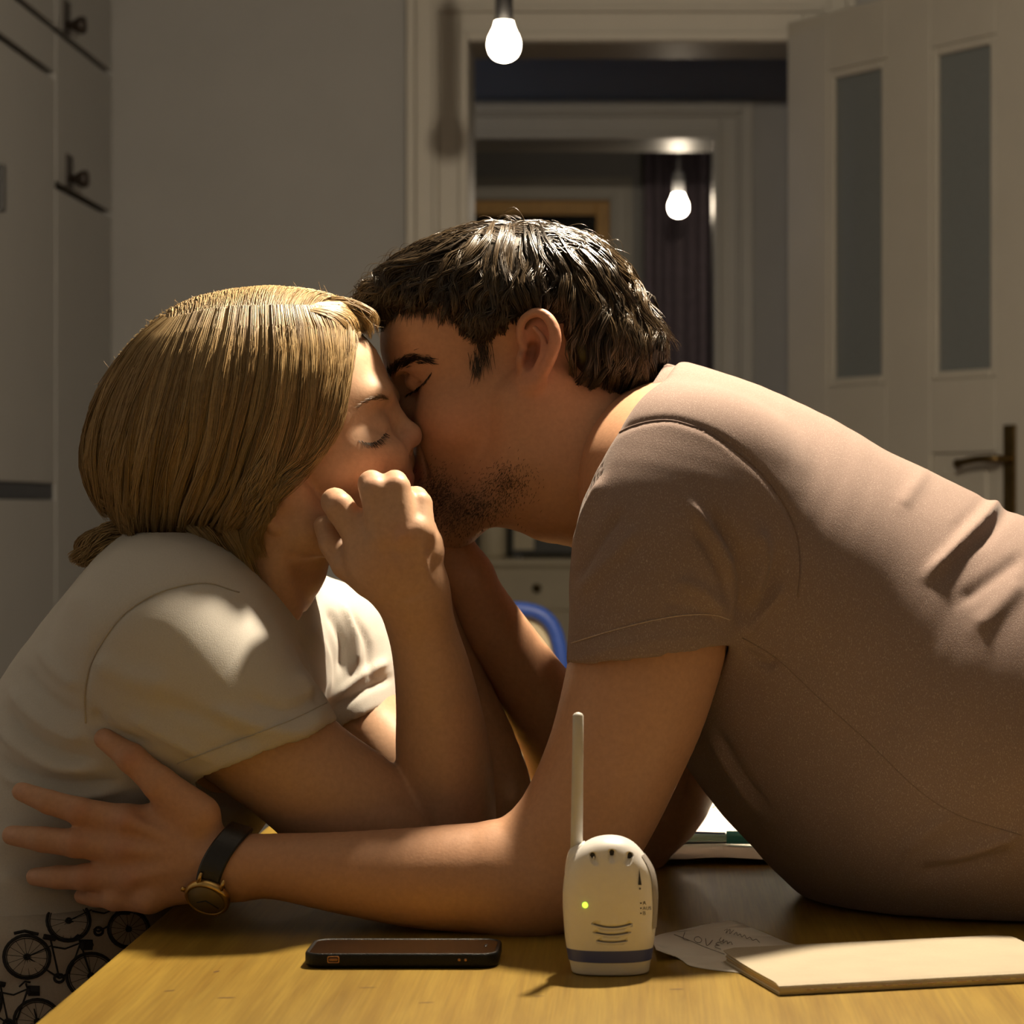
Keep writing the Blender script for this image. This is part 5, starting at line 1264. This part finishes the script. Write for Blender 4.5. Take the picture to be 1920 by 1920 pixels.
# ================================================================== hair
def strands(name, pts, rad, col, mat, parent):
    """pts (S, n, 3), rad (S, n), col (S, n, 3): thin three-sided strands in one mesh"""
    S_, n, _ = pts.shape
    t = np.gradient(pts, axis=1); t /= np.linalg.norm(t, axis=2, keepdims=True)+1e-12
    ref = np.broadcast_to(np.array([.1, -1., .05]), t.shape); u = np.cross(t, ref); u /= np.linalg.norm(u, axis=2, keepdims=True)+1e-9; b = np.cross(t, u)
    V_ = np.stack([pts+rad[..., None]*(math.cos(a)*u+math.sin(a)*b) for a in (math.pi/2, math.pi*7/6, math.pi*11/6)], 2)      # S,n,3,3
    idx = np.arange(S_*n*3).reshape(S_, n, 3); a0 = idx[:, :-1, :]; a1 = idx[:, 1:, :]
    f = np.stack([a0, np.roll(a0, -1, 2), np.roll(a1, -1, 2), a1], 3).reshape(-1, 4)
    c = np.repeat(col[:, :, None, :], 3, 2).reshape(-1, 3)
    return mesh_obj(name, V_.reshape(-1, 3), f, mat, parent, smooth=True, col=c)
def resample(guides, n):
    return np.array([catmull(np.array(g_, float), 60)[np.linspace(0, 59, n).astype(int)] if False else catmull(np.array(g_, float), n) for g_ in guides])
def lay(paths_px, bvh, off, far=False, mid=2.0, fall=None):
    """drop pixel paths onto a hair volume; off (S, n) lifts along the surface normal; the far half mirrors the near half"""
    S_, n, _ = paths_px.shape; out = np.zeros((S_, n, 3)); O = Vector((0, 0, CAMZ))
    for i in range(S_):
        last = None; first_bad = []
        for j in range(n):
            x, y = paths_px[i, j]; h = bvh.ray_cast(O, (V(x, y, 2.0)-O).normalized())
            if h[0] is not None:
                q = np.array(h[0])+np.array(h[1])*off[i, j]; last = q[1]
                for k in first_bad: out[i, k] = P(*paths_px[i, k], last)
                first_bad = []
                out[i, j] = q
            elif last is not None: out[i, j] = P(x, y, last)
            else: first_bad.append(j)
        for k in first_bad: out[i, k] = P(*paths_px[i, k], mid)
    if far: out[:, :, 1] = 2*mid-out[:, :, 1]
    return out
def fieldcap(lo, hi, h, poly, d, ells, T, R, k=.012, prism_k=.012, pk=.02):
    g = Grid(lo, hi, h)
    for e in ells: prof_e(g, e[0], e[1], d, *e[2:5], ang=e[5], k=.02)
    q = tuple(slice(0, x) for x in g.n); d2 = g.poly2d(poly, d, q)[:, None, :]
    g.D = smax(g.D, d2+0*g.D, prism_k)
    g.pillow(poly, d, T, R, k=pk)
    v, f = g.mesh(); return smooth_mesh(v, f, 2, .5), f
def hair_mat(name, rough=.34, spec=.55):
    m = pmat(name, (.3, .2, .1), rough, 300, .12, attr=True, spec=spec)
    b = m.node_tree.nodes['Principled BSDF']; b.inputs['Anisotropic'].default_value = .6
    return m

# ------------------------------------------------------------------ woman: bob with a loose tail
WPOLY = [(668, 616), (652, 578), (620, 560), (589, 553), (511, 547), (432, 554), (370, 565), (307, 593), (261, 631), (223, 675), (194, 735), (178, 783), (174, 844), (178, 890), (206, 937), (232, 968), (262, 1004), (300, 998), (345, 996), (400, 992), (450, 990), (480, 1005), (496, 985), (510, 940), (555, 895), (604, 852), (632, 797), (642, 735), (652, 660)]
hv, hf = fieldcap(P(150, 1060, 2.0)-[0, .13, 0], P(700, 520, 2.0)+[0, .13, 0], .0032, WPOLY, WH, [(482, 772, 232, 205, 81, -17), (600, 722, 118, 112, 66, -12), (560, 860, 90, 110, 68, -18), (470, 900, 130, 120, 72, 0)], .084, .095)
M_blond = hair_mat('blond_hair', .46, .4)
hcol = np.tile(np.array([.28, .19, .088]), (len(hv), 1))
woman_hair = mesh_obj('hair', hv, hf, M_blond, woman_root, smooth=True, col=hcol)
BH = bvh_of(hv, hf); BHW = bvh_of(*merge_meshes([(hv, hf), (wv, wf)]))
WG = [[(648, 588), (660, 612), (654, 690), (643, 760), (624, 815), (590, 862), (546, 902), (510, 948), (494, 1000), (506, 1044)],
      [(630, 582), (645, 640), (640, 710), (628, 775), (600, 835), (558, 882), (514, 928), (488, 975), (478, 1012), (490, 1040)],
      [(590, 579), (610, 640), (610, 720), (598, 790), (570, 850), (525, 905), (480, 960), (462, 1000), (474, 1030)],
      [(545, 577), (556, 650), (552, 740), (533, 820), (503, 890), (466, 945), (445, 990), (455, 1012)],
      [(495, 577), (496, 660), (482, 760), (460, 840), (435, 910), (408, 960), (396, 994)],
      [(440, 579), (430, 660), (412, 760), (392, 850), (372, 920), (350, 970), (340, 1002)],
      [(395, 584), (372, 660), (348, 760), (328, 850), (312, 930), (302, 980), (298, 1008)],
      [(352, 594), (322, 670), (294, 760), (274, 850), (264, 930), (264, 985), (270, 1014)],
      [(332, 600), (284, 670), (248, 760), (228, 850), (224, 930), (242, 990), (256, 1018)],
      [(316, 602), (254, 660), (208, 750), (191, 840), (195, 910), (220, 965), (242, 1002)],
      [(308, 598), (238, 660), (190, 750), (174, 840), (179, 895), (205, 942), (228, 972)]]
def mk(guides, count, n, jit, wave, seed, lock=18, spread=.06, freq=(1.2, 2.6), conv=.65, tier=None):
    """count strands gathered into locks, interpolated between neighbouring guides"""
    r = np.random.default_rng(seed); G_ = resample(guides, n); m = len(guides)
    nl = max(2, count//lock); lockpos = np.sort(r.uniform(0, m-1, nl)); li = r.integers(0, nl, count)
    u = np.linspace(0, 1, n); w0 = r.normal(0, spread, count)
    s_ = np.clip(lockpos[li][:, None]+w0[:, None]*(1-conv*u), 0, m-1.0001); i = s_.astype(int); t = (s_-i)[:, :, None]; jj = np.arange(n)[None, :]
    p_ = G_[i, jj]*(1-t)+G_[i+1, jj]*t
    lk = r.uniform(0, 2*math.pi, (nl, 2)); amp = r.uniform(.3, 1, nl)*wave; fr = r.uniform(*freq, nl)
    ph = lk[li]; off = (amp[li][:, None]*np.sin(u*fr[li][:, None]*2*math.pi+ph[:, :1]))*np.minimum(1, u*3)
    p_[:, :, 0] += off; p_[:, :, 1] += off*.35
    fan = r.normal(0, 1, count)[:, None]*jit*(.35+.65*np.sin(u*math.pi)); p_[:, :, 0] += fan; p_[:, :, 1] += r.normal(0, 1, count)[:, None]*jit*.3
    # tips end at different lengths
    x = np.linspace(0, 1, n)
    if tier:                                             # layered cut: a lock starts anywhere along the flow
        L0 = r.uniform(0, 1, nl)**.9*(1-tier); st = np.clip(L0[li]+r.normal(0, .02, count), 0, 1-tier*.6); ln = np.minimum(tier*r.uniform(.85, 1.15, count), 1-st)
    else: st = np.zeros(count); ln = r.uniform(.80, 1.0, count)
    for k in range(count):
        q = (st[k]+x*ln[k])*(n-1); a = np.minimum(q.astype(int), n-2); w_ = (q-a)[:, None]; p_[k] = p_[k][a]*(1-w_)+p_[k][a+1]*w_
    lockshade = r.uniform(0, 1, nl)[li]; mk.lift = r.uniform(0, 1, nl)[li]; mk.dome = np.clip(1-(w0/(spread*1.6))**2, 0, 1); mk.phase = lk[li]
    return p_, lockshade, r
def blond(shade, r, n, S_):
    hi = np.array([.50, .36, .18]); lo = np.array([.135, .082, .034])
    k = np.clip(shade*.7+r.uniform(0, .45, S_), 0, 1)[:, None, None]; u = np.linspace(0, 1, n)[None, :, None]
    c = lo+(hi-lo)*k; amber = np.array([.40, .24, .075]); return c*(1-.45*u)+amber*(.45*u)
n = 12
paths, shade, r = mk(WG, 5900, n, 1.6, 8., 11, 44, .10)
S_ = len(paths); off = .0004+mk.lift[:, None]*np.linspace(.0005, .008, n)+mk.dome[:, None]*np.linspace(.001, .004, n)+r.uniform(0, .0015, S_)[:, None]
pts = lay(paths, BHW, off, mid=WH)
rad = np.full((S_, n), .00034)*np.concatenate([np.ones(n-3), [.85, .6, .2]])
col = blond(shade, r, n, S_)
paths2, shade2, r2 = mk(WG, 1400, n, 2.5, 6., 12, 30, .08)
pts2 = lay(paths2, BH, (.0006+r2.uniform(0, .005, 1400)[:, None]*np.linspace(.5, 1, n)), far=True, mid=WH)
strands('hair_strands', np.concatenate([pts, pts2]), np.concatenate([rad, np.full((1400, n), .0007)*np.concatenate([np.ones(n-3), [.85, .6, .2]])]), np.concatenate([col, blond(shade2, r2, n, 1400)]), M_blond, woman_hair)['kind'] = 'stuff'
# loose face-framing hairs
FR = [[(668, 620), (664, 690), (655, 760), (640, 812), (612, 858), (572, 898), (532, 940), (512, 985), (508, 1040)], [(660, 615), (655, 690), (648, 760), (625, 825), (590, 870), (545, 915), (508, 960), (496, 1005), (504, 1050)], [(650, 610), (648, 700), (635, 770), (606, 835), (560, 890), (515, 940), (488, 985), (484, 1030), (500, 1058)]]
FR = [[(x-16*min(1, i/2), y) for i, (x, y) in enumerate(g_)] for g_ in FR]
pf, shf, rf = mk(FR, 420, 15, 4.0, 9., 17, 14, .12, (1., 2.), .3); S_ = len(pf)
strands('face_strands', lay(pf, BHW, .001+mk.lift[:, None]*np.linspace(.001, .010, 15), mid=WH), np.full((S_, 15), .00026)*np.concatenate([np.ones(12), [.8, .5, .2]]), blond(np.clip(shf+.25, 0, 1), rf, 15, S_), M_blond, woman_hair)['kind'] = 'stuff'
# hair over the crown, from the parting across to the far side
def over_top(count, seed):
    r = np.random.default_rng(seed); out = []; n = 13
    for k in range(count):
        s_ = r.uniform(0, 1); x0 = 318+s_*335; y0 = np.interp(x0, [318, 352, 440, 545, 650], [601, 594, 579, 577, 588])
        h = BH.ray_cast(Vector((0, 0, CAMZ)), (V(x0, y0, 2.0)-Vector((0, 0, CAMZ))).normalized())
        if h[0] is None: continue
        a = np.array(h[0])+np.array([r.normal(0, .004), r.uniform(-.006, .05)*r.uniform(0, 1), 0]); L = r.uniform(.06, .11); sw = (s_-.45)*.05+r.normal(0, .004); pts_ = []
        for j in range(n):
            u = j/(n-1); X = a[0]+sw*u*u+(.012*u if s_ > .6 else 0); Y = a[1]+L*u
            hh = BH.ray_cast(Vector((X, Y, 1.5)), Vector((0, 0, -1)))
            if hh[0] is None: break
            pts_.append(np.array(hh[0])+np.array(hh[1])*(.0004+.0028*math.sin(math.pi*u)*r.uniform(.3, 1)))
        if len(pts_) == n: out.append(pts_)
    return np.array(out), r
tp, r = over_top(1500, 5); S_ = len(tp)
strands('crown_strands', tp, np.full((S_, 13), .00042), blond(r.uniform(0, 1, S_), r, 13, S_), M_blond, woman_hair)['kind'] = 'stuff'
# roots swept forward to the forehead
RG = [[(585, 577), (630, 578), (665, 590), (686, 612), (694, 640)], [(600, 572), (645, 572), (678, 588), (694, 606), (700, 628)], [(570, 580), (616, 584), (648, 596), (662, 618), (664, 648)], [(560, 584), (600, 592), (632, 612), (646, 645), (648, 680)]]
paths, shade, r = mk(RG, 420, 11, 2.5, 4, 23, 16, .1); S_ = len(paths)
strands('front_roots', lay(paths, BHW, .0012+mk.lift[:, None]*np.linspace(.001, .005, 11), mid=WH), np.full((S_, 11), .0003)*np.concatenate([np.ones(8), [.8, .5, .2]]), blond(np.clip(shade+.15, 0, 1), r, 11, S_), M_blond, woman_hair)['kind'] = 'stuff'
# fringe lock over the forehead and fly-away hairs
FG = [[(610, 572), (650, 570), (690, 580), (706, 600), (712, 640)], [(600, 566), (650, 562), (685, 574), (702, 590), (705, 620)], [(590, 560), (640, 558), (680, 572), (698, 586), (690, 604)], [(620, 578), (655, 584), (680, 596), (692, 612), (690, 640)]]
paths, shade, r = mk(FG, 170, 11, 4, 5, 21, 12); S_ = len(paths)
dep = WH-np.linspace(.03, -.01, S_)[:, None]*np.ones(11); pts = np.array([[P(*paths[i, j], WH-.012+.03*((i*37) % 100/100-.3)) for j in range(11)] for i in range(S_)])
strands('fringe', pts, np.full((S_, 11), .00028)*np.concatenate([np.ones(8), [.8, .5, .2]]), blond(np.clip(shade+.2, 0, 1), r, 11, S_), M_blond, woman_hair)['kind'] = 'stuff'
def flyaways(outline, count, seed, d, ln=(20, 70), parent=None, mat=None, colf=None, rad_=.00024):
    r = np.random.default_rng(seed); o = catmull(np.array(outline, float), 200); P_ = []
    for k in range(count):
        i = r.integers(2, 197); t = o[i+1]-o[i-1]; t /= np.linalg.norm(t); nn = np.array([t[1], -t[0]]); L = r.uniform(*ln)
        u = np.linspace(0, 1, 9)[:, None]; side = r.choice([-1, 1]); bend = r.normal(0, .5)
        q = o[i]-nn*4+t*side*u*L+nn*(np.sin(u*math.pi*r.uniform(.5, 1.1))*L*r.uniform(.15, .5))+nn*bend*u*u*L*.2
        dd = d+r.normal(0, .012); P_.append([P(*p, dd) for p in q])
    P_ = np.array(P_); S_ = len(P_)
    strands('flyaway_hairs', P_, np.full((S_, 9), rad_)*np.linspace(1, .4, 9), colf(r, S_), mat, parent)['kind'] = 'stuff'
flyaways([(690, 580), (650, 562), (589, 548), (511, 542), (432, 549), (370, 560), (307, 588), (261, 626), (223, 670), (192, 731), (173, 781), (167, 844)], 220, 31, WH, parent=woman_hair, mat=M_blond, colf=lambda r, s: blond(np.ones(s), r, 9, s))
# under-layer on the nape
UG = [[(300, 985), (330, 1015), (360, 1045), (380, 1065)], [(350, 985), (385, 1030), (420, 1070), (440, 1100)], [(400, 985), (430, 1035), (462, 1085), (478, 1120)], [(450, 985), (470, 1030), (490, 1075), (500, 1105)]]
paths, shade, r = mk(UG, 420, 9, 3, 4, 43, 14, .12); S_ = len(paths); BN = bvh_of(wv, wf)
strands('nape_hair', lay(paths, BN, .002+mk.lift[:, None]*np.linspace(.012, .003, 9), mid=WH), np.full((S_, 9), .0005)*np.concatenate([np.ones(6), [.8, .5, .2]]), blond(shade, r, 9, S_), M_blond, woman_hair)['kind'] = 'stuff'
# loose tail behind the neck
TG = [[(250, 985), (215, 975), (180, 990), (155, 1015), (136, 1030), (132, 1040)], [(255, 1000), (220, 990), (185, 1005), (160, 1030), (142, 1048), (138, 1058)], [(258, 1010), (225, 1010), (195, 1022), (172, 1042), (155, 1058), (152, 1064)], [(262, 1018), (232, 1025), (210, 1036), (195, 1048), (180, 1058), (176, 1062)]]
paths, shade, r = mk(TG, 520, 11, 3, 10, 41, 20, .15, (.8, 1.8), .2); S_ = len(paths)
pts = np.array([[P(*paths[i, j], WH+.012*math.sin(i*2.4)+.004*math.cos(i*.7+j)) for j in range(11)] for i in range(S_)])
strands('tail', pts, np.full((S_, 11), .0005)*np.concatenate([np.ones(8), [.8, .5, .2]]), blond(shade, r, 11, S_), M_blond, woman_hair)['kind'] = 'stuff'

# ------------------------------------------------------------------ man: dark wavy hair
MPOLY = [(676, 556), (690, 540), (714, 524), (736, 500), (796, 474), (879, 446), (935, 432), (991, 432), (1047, 446), (1110, 464), (1144, 492), (1178, 546), (1210, 602), (1234, 644), (1236, 668), (1218, 692), (1190, 718), (1164, 730), (1122, 736), (1098, 732), (1080, 720), (1068, 694), (1060, 640), (1044, 596), (1018, 580), (986, 590), (966, 606), (935, 622), (905, 634), (888, 622), (868, 598), (822, 586), (792, 582), (770, 574), (738, 586), (716, 592), (696, 584)]
hv, hf = fieldcap(P(640, 790, MH)-[0, .13, 0], P(1280, 390, MH)+[0, .13, 0], .0032, MPOLY, MH, [(972, 588, 232, 162, 77, 8), (815, 640, 102, 102, 63, 10), (900, 690, 98, 88, 68, 0), (1120, 660, 105, 85, 60, 20)], .064, .10)
M_brown = hair_mat('dark_brown_hair', .30, .6)
man_hair = mesh_obj('hair', hv, hf, M_brown, man_root, smooth=True, col=np.tile(np.array([.038, .026, .014]), (len(hv), 1)))
BH2 = bvh_of(hv, hf)
MG = [[(870, 445), (800, 472), (735, 505), (690, 535), (668, 560), (684, 584)], [(885, 440), (830, 480), (770, 520), (735, 555), (716, 585), (720, 606)], [(905, 430), (860, 490), (815, 535), (790, 570), (782, 594)], [(925, 425), (890, 500), (862, 545), (845, 580), (840, 604)], [(945, 420), (922, 500), (908, 555), (893, 600), (888, 645), (892, 686)],
      [(962, 418), (950, 500), (948, 555), (942, 595), (926, 635), (914, 668)], [(980, 417), (985, 490), (990, 540), (985, 575), (968, 610), (950, 636)], [(995, 417), (1015, 480), (1025, 525), (1022, 560), (1005, 580), (985, 596)], [(1010, 420), (1045, 480), (1065, 535), (1068, 590), (1063, 645), (1064, 702)], [(1025, 423), (1080, 490), (1110, 550), (1118, 615), (1108, 680), (1092, 745)], [(1042, 428), (1108, 488), (1150, 556), (1168, 630), (1152, 700), (1122, 754)],
      [(1060, 432), (1128, 488), (1180, 558), (1207, 630), (1197, 695), (1166, 748)], [(1080, 438), (1145, 485), (1195, 555), (1230, 622), (1240, 680), (1206, 736)]]
def brown(shade, r, n, S_):
    lo = np.array([.014, .009, .0055]); hi = np.array([.115, .078, .041]); k = np.clip(shade**2*.7+r.uniform(0, .3, S_), 0, 1)[:, None, None]
    return (lo+(hi-lo)*k)*np.ones((1, n, 1))
def lay_wavy(count, seed, far):
    n = 13; paths, shade, r = mk(MG, count, n, 1.4, 15., seed, 26, .13, (2.0, 3.8), .6, .46); S_ = len(paths)
    u = np.linspace(0, 1, n); ph = mk.phase[:, 1:]
    off = -.002+mk.lift[:, None]*.004+u*.006+(.0045*np.sin(u*7+ph))*u+mk.dome[:, None]*.0025+r.uniform(0, .0012, S_)[:, None]
    return lay(paths, BH2, off, far=far, mid=MH), brown(shade, r, n, S_)
a, ca = lay_wavy(5800, 51, False); b, cb = lay_wavy(1200, 52, True)
tp_ = np.concatenate([np.ones(10), [.8, .5, .2]])
strands('hair_strands', np.concatenate([a, b]), np.concatenate([np.full((len(a), 13), .00038)*tp_, np.full((len(b), 13), .0008)*tp_]), np.concatenate([ca, cb]), M_brown, man_hair)['kind'] = 'stuff'
def crown_man(count, seed):
    r = np.random.default_rng(seed); out = []; n = 11
    for k in range(count):
        X0 = P(r.uniform(700, 1120), 500, MH)[0]; Y0 = MH+r.uniform(-.055, .055); L = r.uniform(.05, .10); ang = math.pi+r.normal(0, .35) if X0 < P(960, 0, MH)[0] else r.normal(0, .35); q_ = []; ph = r.uniform(0, 6)
        for j in range(n):
            u = j/(n-1); X = X0+math.cos(ang)*L*u; Y = Y0+math.sin(ang)*L*u+.004*math.sin(u*7+ph)
            hh = BH2.ray_cast(Vector((X, Y, 1.5)), Vector((0, 0, -1)))
            if hh[0] is None: break
            q_.append(np.array(hh[0])+np.array(hh[1])*(.001+.005*math.sin(math.pi*u)*r.uniform(.5, 1)))
        if len(q_) == n: out.append(q_)
    return np.array(out), r
tp, r = crown_man(1300, 61); S_ = len(tp)
strands('crown_strands', tp, np.full((S_, 11), .00045), brown(r.uniform(0, 1, S_), r, 11, S_), M_brown, man_hair)['kind'] = 'stuff'
flyaways([(664, 550), (678, 530), (724, 488), (792, 458), (879, 428), (935, 413), (991, 413), (1047, 428), (1118, 448), (1155, 478), (1192, 534), (1225, 592), (1250, 636)], 90, 71, MH, (15, 50), man_hair, M_brown, lambda r, s: brown(np.ones(s), r, 9, s))
# eyebrows and lashes: short hairs standing on the skin
def short_hairs(name, v, f, band, count, ln, dirs, rad_, colr, parent, mat, seed, width):
    r = np.random.default_rng(seed); B = bvh_of(v, f); c = catmull(np.array(band, float), 50); dc = catmull(np.array(dirs, float), 50); out = []
    for k in range(count):
        i = r.integers(0, 50); p0 = c[i]+r.normal(0, 1, 2)*width*(1-.5*abs(i/25-1)); dv = dc[i]+r.normal(0, .18, 2); dv = dv/np.linalg.norm(dv)*ln*r.uniform(.7, 1.2); q_ = []
        for j in range(5):
            u = j/4; h = B.ray_cast(Vector((0, 0, CAMZ)), (V(*(p0+dv*u), 2.0)-Vector((0, 0, CAMZ))).normalized())
            if h[0] is None: break
            q_.append(np.array(h[0])+np.array(h[1])*.0009*(.3+u))
        if len(q_) == 5: out.append(q_)
    if out:
        P_ = np.array(out); strands(name, P_, np.full((len(P_), 5), rad_)*np.array([1, 1, .9, .6, .25]), np.tile(np.array(colr), (len(P_), 5, 1)), mat, parent)['kind'] = 'stuff'
short_hairs('eyebrow', mv, mf, [(730, 706), (742, 690), (757, 679), (775, 673), (805, 676)], 300, 15, [(-.3, -1), (.5, -.9), (1, -.5), (1, -.1), (1, .2)], .00022, (.02, .012, .008), man_body, M_brown, 81, 5.0)
short_hairs('sideburn', mv, mf, [(895, 600), (905, 640), (900, 665), (893, 690)], 190, 26, [(.2, 1), (.2, 1), (.1, 1), (0, 1)], .0002, (.03, .02, .012), man_body, M_brown, 85, 9)
short_hairs('hairline', mv, mf, [(722, 590), (770, 575), (822, 582), (866, 592), (890, 620)], 200, 26, [(-.3, 1), (-.2, 1), (.1, 1), (.2, 1), (.1, 1)], .00024, (.025, .017, .01), man_body, M_brown, 86, 5)
short_hairs('eyelashes', mv, mf, [(764, 740), (779, 731), (797, 716), (810, 698)], 90, 9, [(-.6, 1), (-.6, 1), (-.5, 1), (-.3, 1)], .0002, (.02, .012, .008), man_body, M_brown, 82, .8)
short_hairs('eyelashes', wv, wf, [(672, 825), (690, 831), (708, 827), (722, 812)], 70, 13, [(.5, 1), (.6, 1), (.8, 1), (1, .7)], .00018, (.04, .025, .012), woman_body, M_blond, 83, .8)
short_hairs('hairline', wv, wf, [(640, 598), (660, 606), (678, 618), (692, 634)], 260, 34, [(.1, 1), (.25, 1), (.5, 1), (.7, 1)], .00018, (.30, .19, .08), woman_body, M_blond, 87, 5)
short_hairs('eyebrow', wv, wf, [(672, 762), (696, 748), (714, 745), (727, 748)], 120, 10, [(-1, .4), (-1, .1), (-1, -.1), (-.6, -.5)], .00016, (.22, .13, .06), woman_body, M_blond, 84, 2.2)
def stubble(v, f, zones, count, seed, parent):
    r = np.random.default_rng(seed); B = bvh_of(v, f); out = []
    for k in range(count):
        z = zones[r.integers(0, len(zones))]; p0 = np.array(z[:2])+r.normal(0, .5, 2)*z[2:4]
        h = B.ray_cast(Vector((0, 0, CAMZ)), (V(*p0, 2.0)-Vector((0, 0, CAMZ))).normalized())
        if h[0] is None: continue
        a_ = np.array(h[0]); n_ = np.array(h[1]); e = n_*.6+np.array([-.2, 0, -.7])+r.normal(0, .3, 3); e /= np.linalg.norm(e)
        out.append([a_-e*.0003, a_+e*.0009, a_+e*.0018])
    P_ = np.array(out); strands('stubble', P_, np.full((len(P_), 3), .00014)*np.array([1, .9, .5]), np.tile(np.array([.03, .02, .013]), (len(P_), 3, 1)), M_brown, parent)['kind'] = 'stuff'
stubble(mv, mf, [(850, 965, 55, 50), (820, 920, 35, 45), (900, 950, 60, 34), (950, 905, 50, 40)], 2600, 91, man_body)
